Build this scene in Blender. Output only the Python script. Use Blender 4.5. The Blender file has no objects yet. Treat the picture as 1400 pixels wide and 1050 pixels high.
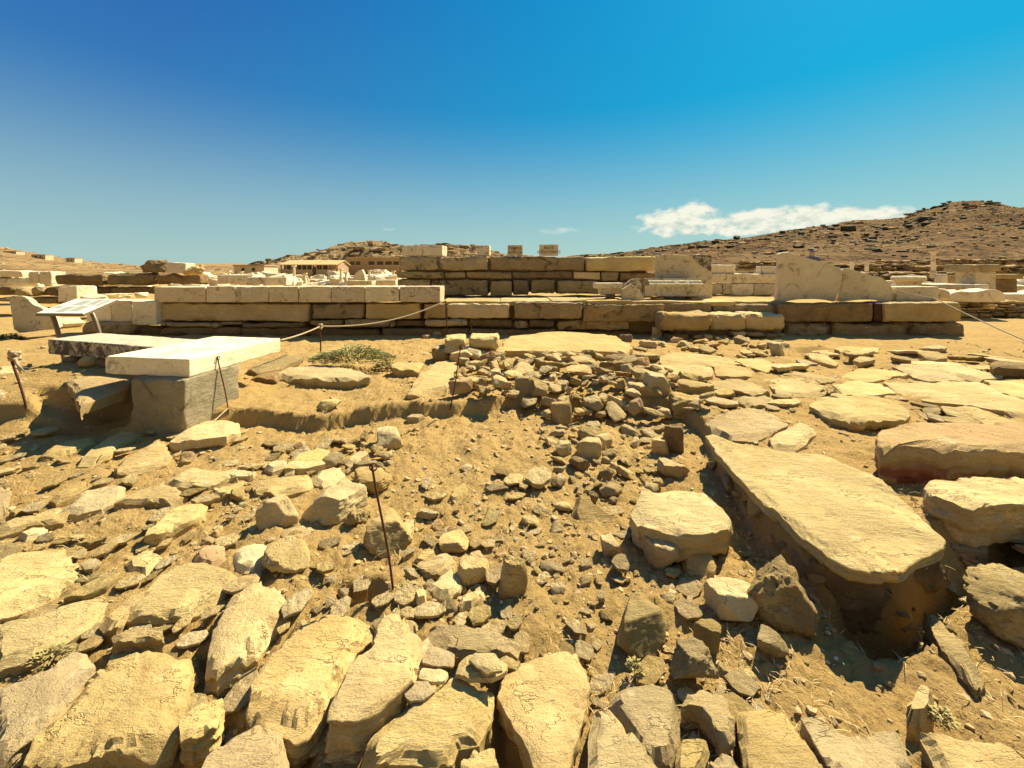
import bpy, bmesh, math, random
import numpy as np
from mathutils import Vector
D = bpy.data
scene = bpy.context.scene
COL = scene.collection
R = math.radians
# ---------------------------------------------------------------- camera, sky, sun, exposure
H = 1.6            # eye height
F = 550.0          # focal length in photograph pixels (the photograph is 1400 wide)
HY = 370.0         # row of the horizon
cam_d = D.cameras.new('camera'); cam = D.objects.new('camera', cam_d); COL.objects.link(cam)
cam.location = (0, 0, H); cam.rotation_euler = (R(90), 0, 0)
cam_d.sensor_width = 36; cam_d.lens = 36 * F / 1400
cam_d.shift_y = -(525 - HY) / 1400
cam_d.clip_start = 0.05; cam_d.clip_end = 20000
scene.camera = cam
SUN_AZ, SUN_EL = 46.0, 47.0
w = D.worlds.new('World'); scene.world = w; w.use_nodes = True
nt = w.node_tree; nt.nodes.clear()
def N(nt, typ, **kw):
    n = nt.nodes.new(typ)
    for k, v in kw.items():
        if k in n.inputs.keys() if isinstance(k, str) else False: n.inputs[k].default_value = v
        else: setattr(n, k, v)
    return n
out = N(nt, 'ShaderNodeOutputWorld'); bg = N(nt, 'ShaderNodeBackground')
sky = N(nt, 'ShaderNodeTexSky', sky_type='NISHITA', sun_disc=False, sun_elevation=R(SUN_EL), sun_rotation=R(SUN_AZ))
sky.altitude = 0; sky.air_density = 1.0; sky.dust_density = 0.5; sky.ozone_density = 1.0
bg.inputs['Strength'].default_value = 0.05
hs = N(nt, 'ShaderNodeHueSaturation'); hs.inputs['Saturation'].default_value = 1.75; hs.inputs['Hue'].default_value = 0.485
nt.links.new(sky.outputs[0], hs.inputs['Color'])
# cumulus bank low over the right-hand hill, placed by its bearing in the sky
tc = N(nt, 'ShaderNodeTexCoord')
sep = N(nt, 'ShaderNodeSeparateXYZ'); nt.links.new(tc.outputs['Generated'], sep.inputs[0])
def M(op, a, b=None, c=None, tree=None, clamp=False):
    t = tree or nt
    n = t.nodes.new('ShaderNodeMath'); n.operation = op; n.use_clamp = clamp
    for i, v in enumerate((a, b, c)):
        if v is None: continue
        if isinstance(v, (int, float)): n.inputs[i].default_value = v
        else: t.links.new(v, n.inputs[i])
    return n.outputs[0]
az = M('MULTIPLY', M('ARCTAN2', sep.outputs[0], sep.outputs[1]), 57.2958)
el = M('MULTIPLY', M('ARCSINE', sep.outputs[2]), 57.2958)
cv = N(nt, 'ShaderNodeCombineXYZ'); nt.links.new(az, cv.inputs[0]); nt.links.new(M('MULTIPLY', el, 1.7), cv.inputs[1])
def noise(tree, vec, scale, detail=6, rough=.55, dist=0.0):
    n = tree.nodes.new('ShaderNodeTexNoise'); n.inputs['Scale'].default_value = scale
    n.inputs['Detail'].default_value = detail; n.inputs['Roughness'].default_value = rough; n.inputs['Distortion'].default_value = dist
    tree.links.new(vec, n.inputs['Vector']); return n.outputs['Fac']
n1 = noise(nt, cv.outputs[0], .55, 7, .6); n2 = noise(nt, cv.outputs[0], .16, 3, .5)
vor = N(nt, 'ShaderNodeTexVoronoi', feature='SMOOTH_F1'); vor.inputs['Scale'].default_value = .62; nt.links.new(cv.outputs[0], vor.inputs['Vector'])
def blob(a0, e0, wa, we):
    x = M('DIVIDE', M('SUBTRACT', az, a0), wa); y = M('DIVIDE', M('SUBTRACT', el, e0), we)
    return M('SUBTRACT', 1.0, M('ADD', M('MULTIPLY', x, x), M('MULTIPLY', y, y)))
dens = None
for b in ((22.6, 6.4, 5.2, 1.9), (24.5, 7.4, 2.6, 1.7), (30.5, 5.9, 5.2, 1.7), (36.0, 6.0, 5.6, 1.6), (41.5, 5.6, 4.5, 1.2)):
    q = blob(*b); dens = q if dens is None else M('MAXIMUM', dens, q)
dens = M('MAXIMUM', dens, -1.2)
d2 = M('ADD', dens, M('MULTIPLY', M('SUBTRACT', n1, .5), 1.9))
d2 = M('SUBTRACT', d2, M('MULTIPLY', M('SUBTRACT', vor.outputs['Distance'], .35), .9))
mask = M('MULTIPLY', M('MULTIPLY_ADD', d2, 1.5, .22, clamp=True), .92)
# small wisps
wz = None
for b in ((6.6, 5.6, 3.0, .5), (-17.0, 5.6, 1.0, .3)):
    q = blob(*b); wz = q if wz is None else M('MAXIMUM', wz, q)
wz = M('MULTIPLY', M('ADD', M('MAXIMUM', wz, -1), M('MULTIPLY', M('SUBTRACT', n1, .55), 3.0)), .35, clamp=True)
mask = M('MAXIMUM', mask, wz, clamp=True)
shade = M('MULTIPLY_ADD', M('SUBTRACT', n1, .5), 3.4, M('MULTIPLY_ADD', M('SUBTRACT', el, 5.0), .10, .72), clamp=True)
ccol = N(nt, 'ShaderNodeMix', data_type='RGBA'); nt.links.new(shade, ccol.inputs[0])
ccol.inputs[6].default_value = (4.4, 5.6, 4.9, 1); ccol.inputs[7].default_value = (9.2, 8.9, 7.4, 1)
mx = N(nt, 'ShaderNodeMix', data_type='RGBA'); nt.links.new(mask, mx.inputs[0])
K_ = 8.6
def skymix(f, a, b):
    n = nt.nodes.new('ShaderNodeMix'); n.data_type = 'RGBA'
    nt.links.new(f, n.inputs[0])
    for i_, q_ in ((6, a), (7, b)):
        if isinstance(q_, tuple): n.inputs[i_].default_value = tuple(K_ * v_ for v_ in q_) + (1,)
        else: nt.links.new(q_, n.inputs[i_])
    return n.outputs[2]
lr = M('MULTIPLY_ADD', M('SINE', M('DIVIDE', az, 57.2958)), .75, .5, clamp=True)            # deeper blue away from the sun, cyan towards it
zen = skymix(lr, (.022, .115, .46), (.0, .43, .80)); midc = skymix(lr, (.06, .26, .57), (.0, .47, .76)); low = skymix(lr, (.42, .64, .62), (.46, .72, .64))
sstep = lambda v_: M('MULTIPLY', M('MULTIPLY', v_, v_), M('MULTIPLY_ADD', v_, -2.0, 3.0))
up1 = M('POWER', M('MULTIPLY_ADD', el, 1 / 21.0, -.03, clamp=True), .95); up1 = M('MULTIPLY_ADD', sstep(up1), .5, M('MULTIPLY', up1, .5)); up2 = sstep(M('MULTIPLY_ADD', el, 1 / 34.0, -.22, clamp=True))
grad = skymix(up2, skymix(up1, low, midc), zen)
# invented warm sky glow behind the viewer, added to fill the shaded front faces
warm_fill = M('MULTIPLY', M('MULTIPLY_ADD', sep.outputs[1], -2.2, -.15, clamp=True), M('MULTIPLY_ADD', n2, 1.2, .25, clamp=True))
grad = skymix(warm_fill, grad, (.30, .24, .165))
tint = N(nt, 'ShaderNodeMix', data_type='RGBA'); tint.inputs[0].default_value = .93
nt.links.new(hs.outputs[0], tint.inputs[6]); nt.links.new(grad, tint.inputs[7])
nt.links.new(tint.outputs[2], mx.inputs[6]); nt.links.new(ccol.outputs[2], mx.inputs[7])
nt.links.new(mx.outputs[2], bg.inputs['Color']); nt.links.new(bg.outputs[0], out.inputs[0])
sd = D.lights.new('sun', 'SUN'); so = D.objects.new('sun', sd); COL.objects.link(so)
sd.energy = 5.0; sd.angle = R(.5); sd.color = (1.0, .85, .56)
sv = Vector((math.sin(R(SUN_AZ)) * math.cos(R(SUN_EL)), math.cos(R(SUN_AZ)) * math.cos(R(SUN_EL)), math.sin(R(SUN_EL))))
so.rotation_euler = sv.to_track_quat('Z', 'Y').to_euler(); so.location = sv * 50
scene.view_settings.view_transform = 'Standard'; scene.view_settings.look = 'None'
scene.view_settings.exposure = 1.10; scene.view_settings.gamma = 1
scene.cycles.max_bounces = 6
# ---------------------------------------------------------------- numpy noise
_rs = np.random.RandomState(7); _P = _rs.permutation(256); _P = np.concatenate([_P, _P, _P]); _V = _rs.rand(256) * 2 - 1
def vn(x, y, z=0.0):
    x, y, z = np.broadcast_arrays(np.asarray(x, float), np.asarray(y, float), np.asarray(z, float))
    xi = np.floor(x).astype(int); yi = np.floor(y).astype(int); zi = np.floor(z).astype(int)
    fx, fy, fz = x - xi, y - yi, z - zi
    fx = fx * fx * (3 - 2 * fx); fy = fy * fy * (3 - 2 * fy); fz = fz * fz * (3 - 2 * fz)
    def h(a, b, c): return _V[_P[(_P[(_P[(xi + a) & 255] + yi + b) & 255] + zi + c) & 255]]
    l = lambda a, b, t: a + (b - a) * t
    return l(l(l(h(0,0,0), h(1,0,0), fx), l(h(0,1,0), h(1,1,0), fx), fy), l(l(h(0,0,1), h(1,0,1), fx), l(h(0,1,1), h(1,1,1), fx), fy), fz)
def fbm(x, y, z=0.0, o=4, g=.5):
    a = 1; s = 0; t = 0
    for i in range(o):
        s = s + a * vn(x, y, z); t += a; a *= g
        x = np.asarray(x) * 2.03 + 17.1; y = np.asarray(y) * 2.03 + 5.3; z = np.asarray(z) * 2.03 + 9.7
    return s / t
def sm(e0, e1, v):
    t = np.clip((v - e0) / (e1 - e0), 0, 1); return t * t * (3 - 2 * t)
# ---------------------------------------------------------------- materials
def rgb(r, g, b): return (r, g, b, 1)
def stone_mat(name, ca, cb, cc, scale=6, bump=.6, crack=.5, strata=(1, 1, 3), rough=.9, spec=.08, stain=None, dist=.012, grain=.12, zmask=None, side=False, lichen_=(.62, .55, .38, 1)):
    m = D.materials.new(name); m.use_nodes = True; t = m.node_tree; L = t.links.new
    bs = t.nodes['Principled BSDF']; bs.inputs['Roughness'].default_value = rough; bs.inputs['Specular IOR Level'].default_value = spec
    tc = t.nodes.new('ShaderNodeTexCoord'); oi = t.nodes.new('ShaderNodeObjectInfo')
    off = t.nodes.new('ShaderNodeVectorMath'); off.operation = 'MULTIPLY_ADD'
    cx = t.nodes.new('ShaderNodeCombineXYZ')
    L(M('MULTIPLY', oi.outputs['Random'], 37.0, tree=t), cx.inputs[0]); L(M('MULTIPLY', oi.outputs['Random'], 91.0, tree=t), cx.inputs[1]); L(M('MULTIPLY', oi.outputs['Random'], 53.0, tree=t), cx.inputs[2])
    ad = t.nodes.new('ShaderNodeVectorMath'); ad.operation = 'ADD'; L(tc.outputs['Object'], ad.inputs[0]); L(cx.outputs[0], ad.inputs[1])
    v = ad.outputs[0]
    sc = t.nodes.new('ShaderNodeVectorMath'); sc.operation = 'MULTIPLY'; L(v, sc.inputs[0]); sc.inputs[1].default_value = strata
    vs = sc.outputs[0]
    big = noise(t, v, scale * .35, 5, .6); fine = noise(t, vs, scale * 1.8, 10, .74); gr = noise(t, v, scale * 22, 3, .7)
    def mixc(f, a, b):
        n = t.nodes.new('ShaderNodeMix'); n.data_type = 'RGBA'
        if isinstance(f, float): n.inputs[0].default_value = f
        else: L(f, n.inputs[0])
        for i, q in ((6, a), (7, b)):
            if isinstance(q, tuple): n.inputs[i].default_value = q
            else: L(q, n.inputs[i])
        return n.outputs[2]
    c = mixc(M('MULTIPLY_ADD', big, 3.2, -1.1, tree=t, clamp=True), ca, cb)
    c = mixc(M('MULTIPLY', M('MULTIPLY_ADD', fine, 4.0, -2.0, tree=t, clamp=True), .75, tree=t), c, cc)
    c = mixc(M('MULTIPLY_ADD', gr, 2.4, -1.15, tree=t, clamp=True), c, mixc(.55, c, rgb(.10, .07, .04)))
    if stain:
        sn = noise(t, v, stain[1], 6, .7, 1.0)
        sf = M('MULTIPLY_ADD', sn, 9.0, stain[2], tree=t, clamp=True)
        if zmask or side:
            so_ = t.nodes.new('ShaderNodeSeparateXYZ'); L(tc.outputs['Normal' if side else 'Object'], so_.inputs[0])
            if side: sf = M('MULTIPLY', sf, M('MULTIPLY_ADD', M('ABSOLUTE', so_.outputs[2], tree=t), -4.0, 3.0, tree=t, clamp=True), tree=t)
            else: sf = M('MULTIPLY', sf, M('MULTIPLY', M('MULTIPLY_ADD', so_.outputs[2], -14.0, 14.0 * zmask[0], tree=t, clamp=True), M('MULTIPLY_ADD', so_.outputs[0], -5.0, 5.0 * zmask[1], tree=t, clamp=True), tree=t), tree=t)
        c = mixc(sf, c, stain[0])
    # whole-stone variation
    hv = t.nodes.new('ShaderNodeHueSaturation'); L(c, hv.inputs['Color'])
    L(M('MULTIPLY_ADD', oi.outputs['Random'], .38, .82, tree=t), hv.inputs['Value'])
    L(M('MULTIPLY_ADD', M('FRACT', M('MULTIPLY', oi.outputs['Random'], 17.3, tree=t), tree=t), .2, .9, tree=t), hv.inputs['Saturation'])
    L(M('MULTIPLY_ADD', M('FRACT', M('MULTIPLY', oi.outputs['Random'], 7.7, tree=t), tree=t), .009, .4955, tree=t), hv.inputs['Hue'])
    c = hv.outputs[0]
    mk = M('MULTIPLY_ADD', noise(t, v, scale * .8, 3, .5), 4.0, -1.4, tree=t, clamp=True)
    ln2 = noise(t, vs, scale * .55, 5, .62)          # sparse parting lines along the cleavage
    part = M('SUBTRACT', 1.0, M('MULTIPLY', M('ABSOLUTE', M('SUBTRACT', ln2, .5, tree=t), tree=t), 95.0, tree=t, clamp=True), tree=t)
    part = M('MULTIPLY', part, M('MULTIPLY_ADD', gr, 3.0, -.7, tree=t, clamp=True), tree=t); part = M('MULTIPLY', part, M('SUBTRACT', 1.0, mk, tree=t), tree=t)
    h = M('ADD', M('MULTIPLY', fine, M('MULTIPLY_ADD', mk, .65, .2, tree=t), tree=t), M('MULTIPLY', gr, grain, tree=t), tree=t)
    if crack:
        h = M('SUBTRACT', h, M('MULTIPLY', part, .22, tree=t), tree=t); c = mixc(M('MULTIPLY', part, .55 * crack, tree=t), c, rgb(.10, .065, .03))
        lic = M('MULTIPLY', M('MULTIPLY_ADD', noise(t, v, scale * 1.3, 7, .7), 14.0, -8.6, tree=t, clamp=True), .55, tree=t)
        c = mixc(lic, c, lichen_)
    if crack:
        wv = t.nodes.new('ShaderNodeVectorMath'); wv.operation = 'MULTIPLY_ADD'
        nn = t.nodes.new('ShaderNodeTexNoise'); nn.inputs['Scale'].default_value = scale * .9; nn.inputs['Detail'].default_value = 4; L(v, nn.inputs['Vector'])
        L(nn.outputs['Color'], wv.inputs[0]); wv.inputs[1].default_value = (.5, .5, .5); L(v, wv.inputs[2])
        vo = t.nodes.new('ShaderNodeTexVoronoi'); vo.feature = 'DISTANCE_TO_EDGE'; vo.inputs['Scale'].default_value = scale * .38; L(wv.outputs[0], vo.inputs['Vector'])
        line = M('SUBTRACT', 1.0, M('MULTIPLY', vo.outputs['Distance'], 85.0, tree=t, clamp=True), tree=t)
        line = M('MULTIPLY', line, M('MULTIPLY_ADD', big, 9.0, -5.3, tree=t, clamp=True), tree=t)
        c = mixc(M('MULTIPLY', line, crack, tree=t), c, rgb(.05, .03, .02))
        h = M('SUBTRACT', h, M('MULTIPLY', line, .5, tree=t), tree=t)
    bp = t.nodes.new('ShaderNodeBump'); bp.inputs['Strength'].default_value = bump; bp.inputs['Distance'].default_value = dist * 4.5
    L(h, bp.inputs['Height']); L(bp.outputs[0], bs.inputs['Normal']); L(c, bs.inputs['Base Color'])
    return m
MAT = {}
MAT['slab'] = stone_mat('schist', rgb(.58,.44,.215), rgb(.49,.355,.16), rgb(.64,.51,.28), 5, .8, .9, (1, 3.0, 12))
MAT['rose'] = stone_mat('rosy_schist', rgb(.52,.38,.18), rgb(.46,.28,.13), rgb(.54,.40,.22), 6, .6, .5, (1, 2, 10))
MAT['rust_slab'] = stone_mat('rust_flecked_schist', rgb(.58,.42,.18), rgb(.50,.34,.14), rgb(.63,.48,.24), 6, .8, .5, (1, 1.8, 3), stain=(rgb(.40,.20,.09), 7, -5.3))
MAT['grey'] = stone_mat('grey_schist', rgb(.50,.37,.17), rgb(.39,.285,.13), rgb(.56,.43,.21), 7, .9, .6, (1, 3.5, 8))
MAT['bench'] = stone_mat('grey_bench_stone', rgb(.42,.36,.24), rgb(.33,.28,.18), rgb(.50,.44,.31), 5, .8, .8, (1, 1, 3), stain=(rgb(.20,.16,.10), 4, -5.0))
MAT['pale'] = stone_mat('pale_stone', rgb(.63,.49,.26), rgb(.53,.395,.19), rgb(.69,.56,.33), 7, .8, .6, (1, 1, 1))
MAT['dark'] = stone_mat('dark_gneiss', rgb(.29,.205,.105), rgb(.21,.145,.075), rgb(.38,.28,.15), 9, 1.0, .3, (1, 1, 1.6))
MAT['wall'] = stone_mat('wall_stone', rgb(.46,.345,.185), rgb(.35,.255,.135), rgb(.54,.42,.25), 6, 1.0, .9, (1, 1, 3.5), stain=(rgb(.11,.08,.045), 3.0, -4.9))
MAT['marble'] = stone_mat('weathered_marble', rgb(.80,.70,.50), rgb(.72,.60,.40), rgb(.84,.76,.58), 5, .5, .5, (1, 1, 2.5), rough=.75, stain=(rgb(.40,.33,.22), 3.5, -4.9), grain=.05)
MAT['veined'] = stone_mat('veined_marble', rgb(.74,.63,.44), rgb(.64,.53,.35), rgb(.80,.70,.51), 5, .7, .9, (1, 1, 4), rough=.8, stain=(rgb(.28,.21,.13), 5.0, -4.9), grain=.05)
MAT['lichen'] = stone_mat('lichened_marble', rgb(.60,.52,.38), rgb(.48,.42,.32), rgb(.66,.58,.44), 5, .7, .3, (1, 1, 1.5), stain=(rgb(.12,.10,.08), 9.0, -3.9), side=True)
MAT['redface'] = stone_mat('red_stained_schist', rgb(.50,.37,.17), rgb(.40,.25,.11), rgb(.54,.42,.22), 4, .7, .6, (1, 1, 4), stain=(rgb(.30,.11,.07), 3.0, -3.8), zmask=(.30, -.15))
MAT['earth'] = stone_mat('packed_earth', rgb(.54,.385,.16), rgb(.46,.31,.12), rgb(.60,.45,.21), 5, .9, 0, (1, 1, 1), rough=1, spec=.05)
MAT['pebble'] = stone_mat('pebble_stone', rgb(.52,.39,.20), rgb(.40,.27,.13), rgb(.60,.49,.30), 14, .6, 0, (1, 1, 1))
def plain(name, c, rough=.6, metal=0, bump=0, scale=40):
    m = D.materials.new(name); m.use_nodes = True; t = m.node_tree; b = t.nodes['Principled BSDF']
    b.inputs['Roughness'].default_value = rough; b.inputs['Metallic'].default_value = metal
    tc = t.nodes.new('ShaderNodeTexCoord'); f = noise(t, tc.outputs['Object'], scale, 5, .6)
    n = t.nodes.new('ShaderNodeMix'); n.data_type = 'RGBA'; t.links.new(f, n.inputs[0])
    n.inputs[6].default_value = rgb(*[q * .7 for q in c]); n.inputs[7].default_value = rgb(*[min(1, q * 1.25) for q in c])
    t.links.new(n.outputs[2], b.inputs['Base Color'])
    if bump:
        bp = t.nodes.new('ShaderNodeBump'); bp.inputs['Strength'].default_value = bump; bp.inputs['Distance'].default_value = .01
        t.links.new(f, bp.inputs['Height']); t.links.new(bp.outputs[0], b.inputs['Normal'])
    return m
MAT['rust'] = plain('rusty_iron', (.09,.035,.018), .85, .3, .5, 60)
MAT['rope'] = plain('rope_fibre', (.44,.35,.22), .95, 0, .8, 120)
MAT['string'] = plain('thin_string', (.62,.52,.36), .9)
MAT['board'] = plain('board_white', (.74,.70,.60), .5)
MAT['print'] = plain('board_print', (.36,.37,.30), .6, 0, 0, 25)
MAT['metal'] = plain('painted_steel', (.20,.15,.10), .5, .4)
MAT['wood'] = plain('orange_timber', (.52,.24,.07), .8, 0, .5, 30)
MAT['leaf'] = plain('succulent_leaf', (.20,.22,.07), .7, 0, 0, 12)
MAT['leafdry'] = plain('dry_leaf', (.34,.28,.10), .8, 0, 0, 12)
MAT['leafdark'] = plain('dark_scrub_leaf', (.055,.055,.022), .9, 0, 0, 12)
MAT['house'] = plain('ochre_plaster', (.40,.28,.17), .9, 0, 0, .5)
MAT['housepale'] = plain('pale_plaster', (.60,.47,.30), .9, 0, 0, .5)
MAT['roof'] = plain('ochre_roof', (.52,.38,.17), .8, 0, 0, 2)
MAT['glass'] = plain('dark_window', (.035,.025,.02), .3)
MAT['skin'] = plain('skin', (.45,.27,.18), .6); MAT['cloth'] = plain('blue_shirt', (.10,.13,.20), .9); MAT['cap'] = plain('dark_cap', (.10,.09,.09), .8)
MAT['ink'] = plain('carved_paint', (.16,.07,.045), .8)
MAT['white'] = plain('white_paint', (.8,.76,.66), .8)
# ---------------------------------------------------------------- object helpers
def mesh(name, V, Fc, mat, sharp=27, smooth=True):
    me = D.meshes.new(name)
    V = np.asarray(V, dtype=np.float32)
    if isinstance(Fc, np.ndarray) and Fc.ndim == 2 and False: pass
    me.from_pydata(V.tolist(), [], Fc if isinstance(Fc, list) else Fc.tolist())
    me.materials.append(MAT[mat] if isinstance(mat, str) else mat)
    if smooth:
        me.shade_smooth()
        if sharp: me.set_sharp_from_angle(angle=R(sharp))
    return me
def link(name, me, loc=(0, 0, 0), parent=None, rot=None, scale=None):
    o = D.objects.new(name, me); COL.objects.link(o); o.location = loc
    if rot: o.rotation_euler = rot
    if scale: o.scale = scale
    if parent: o.parent = parent
    return o
def tag(o, label, cat, group=None, kind=None):
    if label: o['label'] = label
    if cat: o['category'] = cat
    if group: o['group'] = group
    if kind: o['kind'] = kind
    return o
def empty(name, loc, label, cat, group=None, rz=0):
    o = D.objects.new(name, None); COL.objects.link(o); o.location = loc; o.rotation_euler = (0, 0, rz)
    return tag(o, label, cat, group)
# ---------------------------------------------------------------- terrain height
def PZ(x, y, z):   # point of the photograph's ray on the level z
    Y = (H - z) * F / (y - HY); return ((x - 700) / F * Y, Y)
def sdp(X, Y, poly):   # signed distance to polygon, + inside
    X = np.asarray(X, float); Y = np.asarray(Y, float)
    d = np.full(X.shape, 1e9); ins = np.zeros(X.shape, bool); n = len(poly)
    for i in range(n):
        ax, ay = poly[i]; bx, by = poly[(i + 1) % n]
        ex, ey = bx - ax, by - ay; wx, wy = X - ax, Y - ay
        t = np.clip((wx * ex + wy * ey) / (ex * ex + ey * ey + 1e-12), 0, 1)
        d = np.minimum(d, (wx - ex * t) ** 2 + (wy - ey * t) ** 2)
        c = ((ay > Y) != (by > Y)) & (X < (bx - ax) * (Y - ay) / (by - ay + 1e-12) + ax); ins ^= c
    return np.where(ins, 1, -1) * np.sqrt(d)
def pts(s): return [tuple(float(q) for q in p.split(',')) for p in s.split()]
TZ = .15
terr = [PZ(x, y, TZ) for x, y in pts('-900,565 -200,570 45,571 110,574 185,580 250,569 330,560 400,566 440,568 500,559 560,553 620,555 660,548 700,541 760,540 850,543 930,548 965,575 985,625 1040,690 1100,748 1140,770 1200,772 1280,752 1400,735 1700,735 2600,735')]
terr += [(60, 3), (60, 40), (-60, 40), (-60, 3)]
pit = [PZ(x, y, 0) for x, y in pts('1108,800 1140,850 1195,890 1245,893 1285,880 1310,850 1345,820 1420,790 1500,760 1420,700 1290,740 1200,775 1130,775')]
pitl = [PZ(x, y, 0) for x, y in pts('45,575 185,580 185,600 130,602 60,605 40,598')]
plinth = [PZ(x, y, .27) for x, y in pts('690,483 855,483 861,476 838,455 760,452 700,456')]
dip = [PZ(x, y, .1) for x, y in pts('1078,492 1160,517 1190,505 1130,480 1085,480')]
trn = [PZ(x, y, 0) for x, y in pts('962,600 1000,650 1060,700 1108,760 1135,775 1100,720 1040,660 990,600')]
hole = [PZ(x, y, 0) for x, y in pts('455,800 520,795 535,815 520,832 470,822')]
hole2 = [PZ(x, y, 0) for x, y in pts('690,905 660,1000 650,1060 760,1070 700,990')]
hole3 = [PZ(x, y, 0) for x, y in pts('268,880 335,870 330,935 262,1000 215,1050 250,1060 420,1060 440,985 480,880 440,985 330,975')]
def gmac(X, Y, carve=True):
    X = np.asarray(X, float); Y = np.asarray(Y, float)
    wob = fbm(X * 2.1, Y * 2.1, 3.3, 3) * .10
    g = TZ * sm(-.035, .02, sdp(X, Y, terr) + wob * .8)
    g = g + .035 * fbm(X * .9, Y * .9, 1.7, 3) * sm(.5, 2, Y)
    g = g + .31 * np.exp(-((X + 5.15) / 1.45) ** 2 - ((Y - 4.95) / 1.1) ** 2)
    g = g - .10 * sm(-.03, .03, sdp(X, Y, dip) + wob * .3)
    g = g + .35 * np.exp(-((X - 9.6) ** 2 / 3 + (Y - 13.3) ** 2 / 1.2))
    if carve:
        g = g - .30 * sm(-.02, .20, sdp(X, Y, pit) + wob * .25)
        g = g - .16 * sm(-.03, .10, sdp(X, Y, pitl) + wob * .4)
        g = g - .03 * sm(-.03, .06, sdp(X, Y, trn) + wob * .4)
        g = g - .10 * sm(-.02, .05, sdp(X, Y, hole) + wob * .4)
        g = g - .16 * sm(-.02, .08, sdp(X, Y, hole3) + wob * .2)
        g = g - .16 * sm(-.02, .08, sdp(X, Y, hole2) + wob * .2)
        g = g - .05 * (1 - sm(1.55, 2.0, Y))
    return g
def hit(x, y, carve=False):     # where the sight line through a photo point meets the ground
    Y = np.geomspace(.8, 90, 900); u = (x - 700) / F; v = (y - HY) / F
    z = gmac(u * Y, Y, carve); k = np.argmax(H - v * Y <= z)
    return u * Y[k], Y[k], z[k]
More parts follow.
